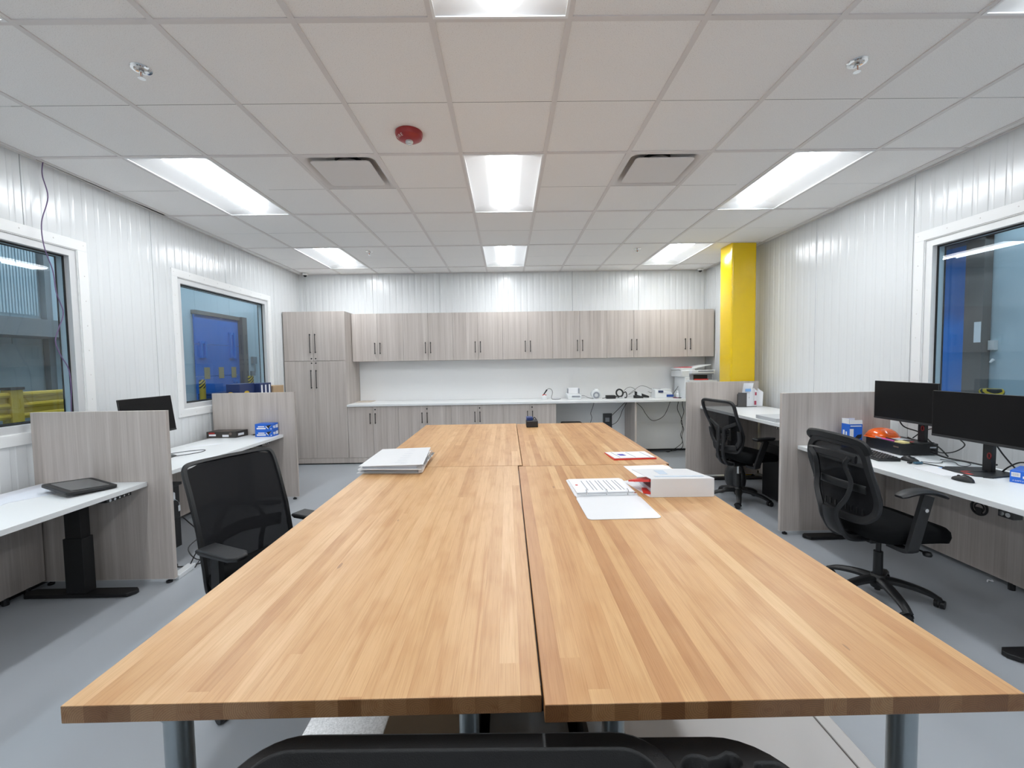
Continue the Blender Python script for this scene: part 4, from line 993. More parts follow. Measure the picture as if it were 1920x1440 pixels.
# ================================================================== MONITORS
def monitor(loc, rot, roll, w, hgt, zc, label, stand_h, basez, sx=.06, red=False, tiltc=0, bs=1.0):
    # local: screen faces +x, centre height zc
    t = thing('monitor', label, 'monitor', loc, rot)
    h = MB(); h.M = Matrix.Translation((0, 0, zc)) @ Matrix.Rotation(roll, 4, 'X') @ Matrix.Rotation(tiltc, 4, 'Y')
    h.box((-.012, -w/2, -hgt/2), (0, w/2, hgt/2)); h.box((-.040, -w*.30, -hgt*.32), (-.012, w*.30, hgt*.2)); ho = h.build('housing', BEZ, t, bevel=.003)
    s = MB(); s.M = h.M; s.box((0, -w/2+.004, -hgt/2+.018), (.0008, w/2-.004, hgt/2-.004)); s.build('screen', SCRN, t)
    s = MB(); s.M = h.M; s.box((-.001, -w/2+.002, -hgt/2+.002), (.002, w/2-.002, -hgt/2+.016)); s.build('lower_bezel', BLK2, t, bevel=.001)
    c = MB(); c.box((-sx-.025, -.028, basez), (-sx+.005, .028, zc+.03)); c.box((-sx, -.03, zc-.04), (-.03, .03, zc+.04)); co = c.build('stand_column', BLK, t, bevel=.004)
    if red: r = MB(); r.tube([(-sx+.007, .014+.009*math.cos(a), basez+.11+.018*math.sin(a)) for a in [2*PI*i/14 for i in range(14)]], .004, 6, closed=True); r.build('cable_ring', DRED, co)
    b = MB(); b.prism([(-sx+x_*bs, y_*bs) for x_, y_ in [(-.10, -.10), (.03+.10, -.145), (.20, -.10), (.21, .0), (.20, .10), (.13, .145), (-.10, .10)]], 'z', basez-.002, basez+.007); bo = b.build('stand_base', BLK, t, bevel=.002)
    if red: r = MB(); r.box((-sx+.10*bs, -.012*bs, basez+.007), (-sx+.17*bs, .0, basez+.0078)); r.box((-sx+.172*bs, .03*bs, basez+.007), (-sx+.20*bs, .07*bs, basez+.0078)); r.build('red_accent', RED, bo)
    return t
monitor((-3.11, 3.73, 0), math.radians(0), 0, .545, .325, 1.14, 'black monitor tilted slightly on the left desk, half hidden by the near divider', .3, .766, tiltc=math.radians(-7))
monitor((3.02, 2.725, 0), math.radians(180+1), 0, .545, .322, 1.152, 'black monitor nearer the camera on the right desk', .3, .794, sx=.10, red=True)
monitor((3.05, 3.255, 0), math.radians(180-1), 0, .54, .310, 1.205, 'black monitor farther away on the right desk, standing on the black computer', .3, .891, sx=.145, red=True, bs=.52)

# ================================================================== LEFT DESK THINGS
Z1 = .7453; Z2 = .7643
sheet([(-3.33, 2.45), (-3.30, 3.03), (-3.02, 3.035), (-2.86, 2.98), (-3.06, 2.60), (-2.98, 2.40)], Z1, 'drawing_sheet', 'large faintly printed sheet under the black tablet on the near left desk', 'paper', mat('printed_sheet', (.70, .72, .78), .7, var=.12, vscale=9))
t = thing('tablet', 'black rugged tablet propped up on the near left desk', 'tablet', (-2.865, 2.855, Z1), math.radians(-24))
tl = Matrix.Translation((0, 0, .032)) @ Matrix.Rotation(math.radians(-4), 4, 'X') @ Matrix.Rotation(math.radians(3), 4, 'Y')
h = MB(); h.M = tl; h.prism(rrect(.345, .262, .022, 5, .0, .0), 'z', -.012, .008); h.build('case', BLK, t, bevel=.004)
h = MB(); h.M = tl; h.prism(rrect(.275, .195, .004, 3, .0, .0), 'z', .008, .0095); h.build('screen', mat('grey_screen', (.115, .12, .122), .25), t)
h = MB(); h.box((-.02, -.06, 0), (.08, -.01, .022)); h.build('stand', BLK, t, bevel=.003)
# far left desk
t = thing('hardware_box', 'flat dark product box with red and white labels on the far left desk', 'box', (-3.03, 4.765, Z2), 0)
h = MB(); h.hexa([(-.325, 0, 0), (0, 0, 0), (.030, .172, 0), (-.31, .172, 0), (-.325, 0, .070), (0, 0, .070), (.030, .172, .070), (-.31, .172, .070)]); h.build('carton', DKCART, t, bevel=.0015)
h = MB(); h.box((-.298, -.0015, .045), (-.235, 0, .062)); h.build('red_label', mat('dark_red_print', (.35, .02, .02), .5), t)
h = MB(); h.box((-.298, -.0015, .022), (-.222, 0, .042)); h.box((-.15, -.0015, .012), (-.08, 0, .036)); h.hexa([(.006, .03, .02), (.0075, .03, .02), (.0215, .11, .02), (.020, .11, .02), (.006, .03, .045), (.0075, .03, .045), (.0215, .11, .045), (.020, .11, .045)]); h.build('white_label', PAPER, t)
h = MB(); h.box((-.2, .03, .0702), (-.09, .11, .0708)); h.cyl((-.06, -.001, .045), (-.06, -.002, .045), .016, n=14); h.build('pictures', mat('brown_print', (.16, .12, .10), .5), t)
def carton(t, w, d, h_, M=None):
    h = MB(); h.box((0, 0, 0), (w, d, h_)); h.build('carton', BLUE, t, bevel=.0015)
def logo(t, w, h_, d):
    h = MB(); h.box((w*.10, -.0012, h_*.18), (w*.62, 0, h_*.40)); h.box((w*.18, -.0012, h_*.50), (w*.55, 0, h_*.66)); h.box((w*.90, -.0012, h_*.15), (w*.97, 0, h_*.3))
    h.add([(w*.60, -.001, h_*.64), (w*.66, -.001, h_*.64), (w*.80, -.001, h_*.25), (w*.76, -.001, h_*.2)], [(0, 1, 2, 3)]); h.add([(w*.84, -.001, h_*.52), (w*.87, -.001, h_*.52), (w*.97, -.001, h_*.86), (w*.94, -.001, h_*.82)], [(0, 1, 2, 3)])
    h.box((w, d*.15, h_*.45), (w+.0012, d*.5, h_*.65)); h.box((w, d*.22, h_*.28), (w+.0012, d*.5, h_*.42)); h.box((w, d*.6, h_*.25), (w+.0012, d*.95, h_*.75)); h.build('white_print', PAPER, t)
    h = MB(); h.add([(w*.66, -.0012, h_*.72), (w*.98, -.0012, h_*.88), (w*.84, -.0012, h_*.5), (w*.80, -.0012, h_*.22)], [(0, 1, 2, 3)]); h.build('dark_picture', BLK, t)
for k in range(2):
    t = thing('blue_carton', 'blue printed carton, %s of the two stacked on the far left desk' % ('lower' if k == 0 else 'upper'), 'box', (-2.838, 4.80, Z2+.0725*k), 0, 'blue cartons on the far left desk')
    carton(t, .192, .125, .072); logo(t, .192, .072, .125)
h = MB(); h.tube(cat([(-.02, 0, .006), (.04, .005, .008), (.07, .0, .006)]), .007); h.tube([(-.03+.008*math.cos(a), .008*math.sin(a), .006) for a in [2*PI*i/10 for i in range(10)]], .0025, closed=True)
fin(h.build('pen_tool', BLK, loc=(-2.90, 4.90, Z2+.004)), 'black pen like tool beside the blue cartons on the far left desk', 'pen')
sheet([(-3.22, 4.28), (-2.98, 4.44), (-2.93, 4.40), (-3.12, 4.25)], Z2, 'paper_strip', 'thin white sheets lying on the far left desk', 'paper', PAPER)
h = MB(); h.tube(cat([(-3.14, 3.84, Z2+.006), (-3.02, 4.02, Z2+.004), (-2.90, 4.08, Z2+.004), (-2.86, 3.98, Z2+.004), (-2.93, 3.84, Z2+.005), (-3.02, 3.77, Z2+.006)], 8), .003); h.box((-3.06, 3.70, Z2), (-2.99, 3.78, Z2+.014))
fin(h.build('looped_cable', BLK), 'short black looped cable on the far left desk by the monitor', 'cable')
t = thing('book_box', 'dark blue box with a yellow oval label on the desk under the far left window', 'box', (-3.30, 5.05, 1.081))
MB().box((0, 0, 0), (.16, .30, .268)).build('carton', BLUED, t, bevel=.002)
h = MB(); h.lathe([(.001, 0), (.03, 0), (.03, .0015), (.001, .0015)], n=20, sy=1.9); 
h2 = MB(); h2.M = Matrix.Translation((.05, -.0005, .16)) @ Matrix.Rotation(PI/2, 4, 'X'); h2.lathe([(.001, 0), (.016, 0), (.016, .0015), (.001, .0015)], n=20, sx=1.9); h2.build('oval_label', YELP, t)
h2 = MB(); h2.M = Matrix.Translation((.1605, .13, .16)) @ Matrix.Rotation(PI/2, 4, 'Y') @ Matrix.Rotation(PI/2, 4, 'Z'); h2.lathe([(.001, 0), (.022, 0), (.022, .0015), (.001, .0015)], n=20, sx=2.2); h2.build('oval_label', YELP, t)
for k in range(3):
    t = thing('blue_binder', 'blue binder with white spine label, %s of three standing under the far left window' % ('first', 'middle', 'last')[k], 'binder', (-3.30, 5.36+.085*k, 1.081), 0, 'blue binders under the far left window')
    MB().box((0, 0, 0), (.22, .078, .262)).build('cover', BLUED, t, bevel=.003)
    MB().box((.22, .022, .06), (.2212, .050, .24)).build('spine_label', PAPER, t)
fin(MB().box((-.0, 0, 0), (.22, .26, .215)).build('cardboard_box', CARD, loc=(-3.29, 5.64, 1.081), bevel=.002), 'small brown cardboard box right of the blue binders', 'box')
# pedestal and cables under the far left desk
t = thing('drawer_pedestal', 'black pedestal with keys hanging from its lock under the far left desk', 'drawer unit', (-3.09, 3.54, 0))
MB().box((-.20, -.20, .0), (.21, .18, .535)).build('body', BLKMET, t, bevel=.003)
MB().box((-.215, -.215, .535), (.225, .195, .56)).build('top', BLK, t, bevel=.003)
h = MB(); h.cyl((.21, .10, .48), (.222, .10, .48), .012, n=12); lk = h.build('lock', CHROME, t)
h = MB(); h.box((.222, .09, .42), (.226, .112, .485)); h.tube(cat([(.226, .10, .43), (.245, .12, .40), (.24, .13, .36)]), .003); h.box((.236, .115, .32), (.244, .14, .37)); h.build('keys', CHROME, lk)
def cable(label, pts, r=.0045, m=BLK, name='power_cable', k=7, extra=None, group=None):
    h = MB(); h.tube(cat(pts, k), r, 7)
    if extra: extra(h)
    return fin(h.build(name, m), label, 'cable', group)
cable('black cables tangled on the floor behind the left chair', [(-2.86, 3.45, .10), (-2.78, 3.55, .30), (-2.72, 3.62, .22), (-2.66, 3.7, .05), (-2.55, 3.62, .008), (-2.45, 3.5, .010), (-2.52, 3.4, .012), (-2.62, 3.45, .09), (-2.56, 3.58, .14), (-2.46, 3.52, .05), (-2.42, 3.42, .010), (-2.50, 3.30, .008), (-2.66, 3.28, .008)],
      extra=lambda h: h.box((-2.50, 3.50, 0), (-2.36, 3.57, .035)))
t = thing('power_strip', 'white plug end with short black cable on the floor at the near left divider', 'power strip', (-2.47, 3.19, 0), .1)
MB().box((-.03, -.10, 0), (.03, .10, .035)).build('body', PRNW, t, bevel=.004)
h = MB(); h.tube(cat([(.0, .08, .03), (.02, .12, .10), (.05, .12, .13), (.09, .08, .10), (.08, .0, .04)]), .004); h.build('cord', BLK, t)
cable('black cord hanging under the far left desk edge', [(-2.75, 3.25, .73), (-2.68, 3.28, .68), (-2.66, 3.30, .60), (-2.72, 3.32, .54), (-2.82, 3.34, .51)])
# purple network cable from the ceiling gap
cable('thin purple cable hanging from the open ceiling gap past the left near window', [(-3.375, 3.26, 3.12), (-3.37, 3.235, 2.98), (-3.355, 3.25, 2.82), (-3.35, 3.19, 2.62), (-3.345, 3.19, 2.45), (-3.325, 3.22, 2.28), (-3.31, 3.22, 2.12), (-3.31, 3.26, 1.98), (-3.31, 3.22, 1.86), (-3.31, 3.19, 1.76), (-3.31, 3.22, 1.66), (-3.31, 3.27, 1.56), (-3.31, 3.28, 1.42), (-3.315, 3.275, 1.22), (-3.31, 3.27, .78)], .0035, PURP, 'network_cable')

# ================================================================== RIGHT DESK THINGS
ZR = .7923; ZF = .9453
t = thing('desktop_computer', 'flat black desktop computer under the farther right monitor', 'computer', (3.02, 3.235, ZR), math.radians(-5))
MB().box((0, 0, .004), (.27, .36, .092)).build('case', BLK, t, bevel=.004)
MB().box((.21, -.001, .058), (.255, 0, .068)).build('front_label', mat('silver_label', (.4, .42, .45), .4), t)
MB().box((-.0012, .02, .055), (0, .07, .066)).build('side_label', mat('brown_badge', (.16, .11, .08), .4), t)
ZC = ZR+.0935
t = thing('hard_hat', 'shiny orange hard hat crown behind the black computer', 'hard hat', (3.145, 3.545, ZC))
h = MB(); h.lathe([(.118, 0), (.122, .008), (.116, .022), (.098, .045), (.068, .064), (.034, .073), (.001, .076)], n=32, sx=1.0, sy=.80); h.build('shell', ORG, t, ang=60)
h = MB(); h.lathe([(.13, -.001), (.132, .003), (.12, .009)], n=32, sy=.80); h.build('brim', ORG, t, ang=60)
def pen(label, p0, p1, m, cap, name='marker', r=.006):
    t = thing(name, label, 'pen', p0); d = Vector(p1)-Vector(p0)
    h = MB(); h.cyl((0, 0, 0), d*.68, r, n=12); h.build('barrel', m, t)
    h = MB(); h.cyl(d*.66, d, r*1.08, r*.9, n=12); h.build('cap', cap, t)
pen('pink marker with grey cap lying on the black computer', (3.035, 3.31, ZC+.007), (3.045, 3.49, ZC+.007), PINK, mat('grey_cap', (.35, .33, .36), .4))
pen('black pen lying behind the pink marker on the computer', (3.075, 3.32, ZC+.007), (3.10, 3.46, ZC+.007), BLK, BLK, 'pen', .005)
fin(MB().box((-.045, -.035, 0), (.045, .035, .012)).build('sticky_notes', YPAD, loc=(3.075, 3.268, ZC), rot=.15), 'pale yellow sticky note pad on the front edge of the black computer', 'sticky notes')
sheet([(3.10, 3.37), (3.12, 3.47), (3.20, 3.45), (3.22, 3.36), (3.15, 3.345)], ZC, 'note_paper', 'crumpled white paper on the black computer before the hard hat', 'paper', PAPER, .004)
t = thing('glove_carton', 'opened upright blue carton with white flaps beside the orange hard hat', 'box', (2.848, 3.52, ZR), math.radians(0))
MB().box((0, 0, 0), (.110, .085, .205)).build('carton', BLUE, t, bevel=.0015)
h = MB(); h.hexa([(0, 0, .205), (.11, 0, .205), (.11, .003, .205), (0, .003, .205), (0, .004, .238), (.11, .004, .238), (.11, .007, .238), (0, .007, .238)])
h.hexa([(0, 0, .205), (.003, 0, .205), (.003, .085, .205), (0, .085, .205), (.0, 0, .248), (.003, 0, .248), (.003, .085, .248), (0, .085, .248)]); h.box((0, .082, .205), (.11, .085, .245)); h.build('flaps', PAPER, t)
h = MB(); h.box((.003, -.0012, .045), (.035, 0, .165)); h.box((.008, -.0012, .185), (.10, 0, .193)); h.box((-.0012, .05, .06), (0, .068, .15)); h.box((-.0012, .025, .05), (0, .038, .14)); h.build('white_print', PAPER, t)
h = MB()
for z in (.09, .045): h.prism([(.045, z), (.07, z+.025), (.105, z+.03), (.10, z-.002), (.07, z-.012)], 'y', -.0012, 0)
h.build('dark_picture', BLK, t)
t = thing('keyboard', 'black keyboard on the right desk half hidden by the chair back', 'keyboard', (2.730, 3.285, ZR), math.radians(-8))
h = MB(); h.hexa([(0, -.22, 0), (.15, -.22, 0), (.15, .22, 0), (0, .22, 0), (0, -.22, .012), (.15, -.22, .026), (.15, .22, .026), (0, .22, .012)]); h.build('body', BLK, t, bevel=.003)
h = MB()
for a in range(5):
    for b in range(15):
        x = .014+.026*a; y = -.205+.0276*b; z = .0125+.095*x; h.hexa([(x, y, z), (x+.021, y, z+.002), (x+.021, y+.023, z+.002), (x, y+.023, z), (x+.002, y+.002, z+.006), (x+.019, y+.002, z+.008), (x+.019, y+.021, z+.008), (x+.002, y+.021, z+.006)])
kk = h.build('keys', BLK2, t); kk['kind'] = 'stuff'
h = MB()
for a in range(5):
    for b in range(15):
        x = .014+.026*a; y = -.205+.0276*b; z = .0208+.095*x; h.box((x+.008, y+.008, z), (x+.014, y+.014, z+.0006))
kk = h.build('legends', KEYM, t); kk['kind'] = 'stuff'
def mouse(label, x, y, r, cable_pts=None):
    t = thing('computer_mouse', label, 'mouse', (x, y, ZR), r, None)
    h = MB(); prof = []
    rings = []
    for k in range(7):
        a = k/6*PI/2; rings.append([(.058*math.cos(a)*math.cos(b)*(1 if math.cos(b) > 0 else .95), .032*max(0,math.cos(a))**.8*math.sin(b), .002+.034*math.sin(a)+(-.006*math.cos(b)*math.sin(a))) for b in [2*PI*i/20 for i in range(20)]])
    n = 20; h.add([p for q in rings for p in q], [(a*n+i, a*n+(i+1) % n, (a+1)*n+(i+1) % n, (a+1)*n+i) for a in range(6) for i in range(n)]+[tuple(range(n))[::-1]]); h.build('shell', BLK, t, ang=70)
    h = MB(); h.cyl((.022, -.004, .026), (.022, .004, .026), .0075, n=12); h.build('scroll_wheel', BLK2, t)
mouse('black wired mouse beside the keyboard on the right desk', 2.925, 3.06, math.radians(-70))
mouse('black mouse nearest the camera at the front edge of the right desk', 2.765, 2.545, math.radians(100))
cable('thin black mouse cord curling across the right desk', [(2.96, 3.01, ZR+.008), (3.02, 2.98, ZR+.004), (3.08, 2.98, ZR+.004), (3.13, 3.02, ZR+.004), (3.18, 2.99, ZR+.004), (3.12, 2.90, ZR+.004), (3.12, 2.85, ZR+.010), (3.20, 2.90, ZR+.012), (3.24, 3.0, ZR+.006), (3.17, 3.08, ZR+.004)], .0022, name='mouse_cable')
t = thing('video_cable', 'black cable with a blue-grey plug lying across the white sheets', 'cable', (2.865, 2.985, ZR))
h = MB(); h.cbox((.03, -.02, .010), (.055, .022, .014)); h.build('plug', TEAL, t, bevel=.003)
h = MB(); h.cbox((-.01, .0, .008), (.025, .018, .011)); h.build('plug_tip', BLK, t, bevel=.002)
h = MB(); h.tube(cat([(.055, -.03, .010), (.09, -.10, .006), (.11, -.20, .006), (.16, -.27, .008), (.24, -.27, .012)]), .0042); h.build('cord', BLK, t)
sheet([(2.765, 2.865), (2.760, 2.66), (2.95, 2.60), (2.985, 2.66), (3.04, 2.85), (2.93, 2.90)], ZR, 'white_sheets', 'white sheets with a blue line beside the front monitor stand', 'paper', PAPER, .003)
h = MB(); h.hexa([(2.93, 2.86, 0), (2.955, 2.86, 0), (2.935, 2.66, 0), (2.925, 2.66, 0), (2.93, 2.86, .0006), (2.955, 2.86, .0006), (2.935, 2.66, .0006), (2.925, 2.66, .0006)]); o = h.build('blue_line', BLUEL, parent=bpy.data.objects['white_sheets']); o.location = (0, 0, ZR+.0031)
t = thing('blue_carton', 'blue carton with a white barcode sticker at the right edge of the picture', 'box', (3.012, 2.512, ZR), math.radians(-62))
MB().box((0, 0, 0), (.22, .20, .072)).build('carton', BLUE, t, bevel=.0015)
h = MB(); h.box((.006, -.0012, .036), (.042, 0, .062)); h.box((.052, -.0012, .030), (.16, 0, .044)); text_mesh('4 SOFT-HINGED TWIN', .0115, 0, h, Matrix.Translation((.070, -.0008, .013)) @ Matrix.Rotation(PI/2, 4, 'X')); h.build('white_print', PAPER, t)
h = MB()
for k in range(8): h.box((.009+.0038*k, -.0016, .040), (.0105+.0038*k, -.0010, .058))
h.build('barcode', INK, t)
# cables behind the right monitors
CG = 'black cables behind the right monitors'
cable('thick black cables running along the desk from the computer to the front monitor', [(3.275, 3.45, ZR+.10), (3.26, 3.30, ZR+.07), (3.24, 3.22, ZR+.03), (3.23, 3.10, ZR+.012), (3.24, 2.98, ZR+.012), (3.25, 2.84, ZR+.012), (3.22, 2.76, ZR+.04)], .006)
cable('black cable arching from the computer top behind the far monitor', [(3.22, 3.35, ZC+.02), (3.25, 3.30, ZC+.08), (3.24, 3.20, ZC+.12), (3.22, 3.06, ZC+.14), (3.15, 2.92, ZC+.19)], .004)
cable('black cable looping down below the front monitor', [(3.08, 2.90, 1.06), (3.16, 2.95, .98), (3.24, 2.98, .92), (3.25, 3.05, .86), (3.25, 3.14, .83), (3.24, 3.22, .84)], .004)
cable('black cable loop between the front monitor stand and the blue carton', [(3.18, 2.74, .98), (3.22, 2.72, .90), (3.24, 2.66, .82), (3.25, 2.60, .80), (3.27, 2.60, .83), (3.26, 2.60, .87), (3.23, 2.64, .875), (3.21, 2.68, .84), (3.2, 2.71, .80)], .0045)
cable('black cable dropping behind the farther monitor stand', [(3.10, 3.36, 1.10), (3.16, 3.37, 1.0), (3.27, 3.34, .95), (3.22, 3.20, .90), (3.25, 3.16, .86), (3.25, 3.1, .81)], .005)
# far right desk: sorter and tray
t = thing('paper_sorter', 'black mesh paper sorter holding white papers on the far right desk', 'paper sorter', (2.92, 5.40, ZF))
MB().box((0, 0, 0), (.25, .16, .006)).build('base', BLK2, t)
for k in range(4): MB().box((.0+.075*k, 0, .0), (.004+.075*k, .14, .185-.03*k if k else .185)).build('divider', BLK2, t) if k else MB().hexa([(0, -.02, 0), (.11, -.02, 0), (.11, -.016, 0), (0, -.016, 0), (0, -.02, .185), (.11, -.02, .18), (.11, -.016, .18), (0, -.016, .185)]).build('front_panel', mat('wire_mesh_grey', (.07, .066, .066), .5), t)
pl = ['standing tallest in the paper sorter', 'curling over in the middle of the paper sorter', 'with a red mark in the paper sorter', 'standing rightmost in the paper sorter']
for k, (x, w_, hh, ln) in enumerate(((.045, .12, .295, .10), (.16, .08, .255, .03), (.21, .06, .235, .02), (.26, .07, .23, .05))):
    t2 = thing('paper_bundle', 'white printed papers '+pl[k], 'papers', (2.92+x, 5.385, ZF+.007), 0, 'papers in the sorter')
    h = MB(); h.surf(lambda u, v: (w_*(u-.1)+ln*v*.5*(1 if k == 0 else .3), .02*math.sin(u*3)-.012*k*0+(.03*(u-.5)**2), hh*v-(.0 if k == 0 else .05*u*v*v)), 6, 6); h.surf(lambda u, v: (w_*(u-.1)+ln*v*.5*(1 if k == 0 else .3), .02*math.sin(u*3)+(.03*(u-.5)**2)+.012, hh*v-(.0 if k == 0 else .05*u*v*v)), 6, 6); h.build('pages', PAPER, t2)
    if k == 0: MB().box((.045, -.010, .19), (.115, -.006, .225)).build('blue_print', BLUEL, t2)
    if k == 2: MB().box((.005, -.006, .14), (.025, -.002, .18)).box((-.002, -.006, .02), (.022, -.002, .07)).build('red_print', mat('red_blue_print', (.40, .06, .10), .5), t2)
fin(MB().box((2.55, 4.02, ZF), (2.80, 4.36, ZF+.038)).build('document_tray', mat('grey_tray', (.52, .54, .56), .4), bevel=.004), 'flat grey document tray on the far right desk near the divider', 'tray')
# black bag and box under the far right desk
t = thing('computer_tower', 'large black cabinet unit under the far right desk', 'drawer unit', (2.98, 4.28, 0))
MB().box((-.10, -.32, .02), (.30, .50, .60)).build('body', BLKMET, t, bevel=.004)
MB().box((-.115, -.335, .60), (.32, .52, .625)).build('top', BLK, t, bevel=.004)
MB().box((-.02, -.3, 0), (.02, .2, .022)).build('glides', BLK, t)

h = MB(); 
def bagf(u, v):
    a = 2*PI*u; r = (.10+.03*math.sin(3*a))*(math.sin(PI*(.12+.86*v))**.6); return (r*math.cos(a), r*1.2*math.sin(a), .002+.36*v)
h.surf(bagf, 24, 10); fin(h.build('black_bag', mat('dark_film', (.03, .032, .035), .25), loc=(2.70, 4.98, 0), ang=80), 'dark plastic bag on the floor behind the far right chair column', 'bag')

# ================================================================== COUNTER THINGS
CZ = .9373
fin(MB().hexa([(-2.49, 7.02, CZ), (-2.26, 7.02, CZ), (-2.24, 7.26, CZ), (-2.45, 7.26, CZ), (-2.49, 7.02, CZ+.012), (-2.26, 7.02, CZ+.012), (-2.24, 7.26, CZ+.012), (-2.45, 7.26, CZ+.012)]).build('kraft_envelope', mat('kraft_paper', (.60, .52, .44), .8)), 'beige envelope lying at the left end of the white countertop', 'envelope')
t = thing('soldering_stand', 'small white and red stand holding a black pen tool on the counter', 'tool stand', (.605, 7.05, CZ))
h = MB(); h.lathe([(.050, 0), (.052, .02), (.035, .06), (.022, .075)], n=16); h.build('base', PRNW, t)
MB().box((-.03, -.02, .06), (.03, .02, .082)).build('collar', RED, t, bevel=.004)
h = MB(); h.cyl((-.01, 0, .08), (.045, 0, .16), .009, .012, n=10); h.build('pen_tool', BLK, t)
h = MB(); h.tube(cat([(.045, 0, .16), (.08, 0, .178), (.12, 0, .16), (.135, 0, .11), (.12, 0, .04), (.13, -.02, .006), (.22, -.05, .005), (.27, 0, .005)]), .0035); h.build('cord', BLK2, t)
t = thing('label_scanner', 'white desktop printer with raised paper tray on the counter', 'printer', (1.10, 7.05, CZ))
MB().hexa([(-.115, -.09, 0), (.095, -.09, 0), (.095, .10, 0), (-.115, .10, 0), (-.13, -.08, .085), (.11, -.08, .06), (.11, .10, .095), (-.13, .10, .095)]).build('body', PRNW, t, bevel=.008)
MB().hexa([(-.09, .05, .09), (.08, .05, .09), (.08, .065, .09), (-.09, .065, .09), (-.09, .08, .18), (.08, .08, .18), (.08, .095, .18), (-.09, .095, .18)]).build('paper_tray', PAPER, t, bevel=.002)
MB().box((-.105, .045, .06), (-.09, .10, .17)).build('tray_guide', PRNG, t); MB().box((.08, .045, .06), (.095, .10, .17)).build('tray_guide', PRNG, t); MB().box((-.05, -.092, .035), (.08, -.082, .06)).build('front_slot', PRNG, t)
t = thing('round_dispenser', 'white round device with a grey ring beside the desktop printer', 'device', (1.46, 7.08, CZ))
h = MB(); h.M = Matrix.Translation((0, 0, .075)) @ Matrix.Rotation(PI/2, 4, 'X'); h.lathe([(.045, -.06), (.075, -.05), (.078, .05), (.065, .06), (.05, .062)], n=24); h.build('body', PRNW, t)
h = MB(); h.M = Matrix.Translation((.0, -.064, .062)) @ Matrix.Rotation(PI/2, 4, 'X'); h.tube([(.042*math.cos(a), .042*math.sin(a), 0) for a in [2*PI*i/20 for i in range(20)]], .013, 8, closed=True); h.build('ring', PRNG, t)
MB().box((-.03, -.04, .13), (.04, .04, .158)).build('top_cap', PRNW, t, bevel=.01)
MB().box((-.06, -.06, 0), (.06, .06, .008)).build('foot', PRNW, t)
cable('thin black cord between the desktop printer and the round white device', [(1.20, 7.10, CZ+.05), (1.27, 7.09, CZ+.05), (1.33, 7.05, CZ+.02), (1.40, 6.97, CZ+.005)], .003, BLK2)
t = thing('black_adapter', 'low black device box right of the round white device on the counter', 'device', (1.70, 7.02, CZ))
MB().box((-.08, -.05, 0), (.07, .05, .055)).build('body', BLK2, t, bevel=.006)
h = MB(); h.tube(cat([(-.08, 0, .02), (-.12, -.02, .01), (-.14, .0, .005)]), .004); h.tube(cat([(.07, 0, .02), (.11, .02, .035), (.14, .01, .01)]), .008); h.build('cord', BLK, t)
t = thing('headset', 'black round headset standing on the counter', 'headset', (1.86, 7.08, CZ))
h = MB(); h.M = Matrix.Translation((0, 0, .085)) @ Matrix.Rotation(PI/2-.3, 4, 'X') ; h.tube([(.055*math.cos(a), .062*math.sin(a), 0) for a in [2*PI*i/20 for i in range(20)]], .014, 8, closed=True); h.build('ear_cushion', BLK, t)
h = MB(); h.lathe([(.05, 0), (.06, .01), (.03, .02)], n=16); h.build('foot', PRNW, t)
h = MB(); h.tube(cat([(.06, 0, .08), (.10, 0, .10), (.12, .0, .05), (.10, -.04, .012), (.07, -.05, .012)]), .009); h.build('headband', BLK, t)
t = thing('handheld_tool', 'black hand tool with trailing wires lying on the counter', 'hand tool', (2.18, 7.04, CZ))
h = MB(); h.hexa([(-.10, -.03, 0), (.05, -.05, 0), (.05, .0, 0), (-.10, .02, 0), (-.10, -.03, .04), (.05, -.05, .03), (.05, .0, .03), (-.10, .02, .05)]); h.build('body', BLK, t, bevel=.006)
h = MB(); h.hexa([(-.06, .03, .02), (.16, .0, 0), (.16, .04, 0), (-.06, .08, .02), (-.06, .03, .11), (.16, .0, .03), (.16, .04, .03), (-.06, .08, .11)]); h.build('handle', BLK2, t, bevel=.006)
h = MB(); h.hexa([(-.04, -.005, .05), (.03, -.02, .03), (.03, .01, .03), (-.04, .02, .05), (-.03, -.005, .115), (.03, -.02, .07), (.03, .01, .07), (-.03, .02, .115)]); h.build('white_grip', PRNW, t, bevel=.004)
cable('thin wires looping up behind the headset and hand tool on the counter', [(1.93, 7.12, CZ+.10), (2.0, 7.15, CZ+.16), (2.08, 7.16, CZ+.17), (2.14, 7.14, CZ+.12), (2.02, 7.12, CZ+.05), (2.08, 7.12, CZ+.10), (2.22, 7.14, CZ+.19), (2.32, 7.14, CZ+.18), (2.40, 7.12, CZ+.14), (2.44, 7.12, CZ+.15), (2.40, 7.10, CZ+.08), (2.34, 7.10, CZ+.10)], .003, name='loose_wires')
t = thing('analyser', 'white bench instrument with dark display and blue panel on the counter', 'instrument', (2.55, 7.0, CZ))
MB().hexa([(-.155, -.09, 0), (.165, -.09, 0), (.165, .13, 0), (-.155, .13, 0), (-.14, -.06, .135), (.13, -.04, .09), (.15, .12, .10), (-.14, .12, .155)]).build('body', PRNW, t, bevel=.008)
MB().box((.0, .0, .09), (.14, .11, .145)).build('sample_hood', PRNW, t, bevel=.008)
MB().hexa([(-.095, -.073, .092), (-.015, -.073, .092), (-.015, -.067, .092), (-.095, -.067, .092), (-.095, -.066, .125), (-.015, -.066, .125), (-.015, -.06, .125), (-.095, -.06, .125)]).build('display', BLUED, t)
MB().box((.03, -.0925, .022), (.145, -.0895, .06)).build('blue_panel', mat('instrument_blue', (.02, .07, .30), .4), t)
t = thing('small_bottle', 'small white squeeze bottle left of the big printer', 'bottle', (2.775, 6.95, CZ))
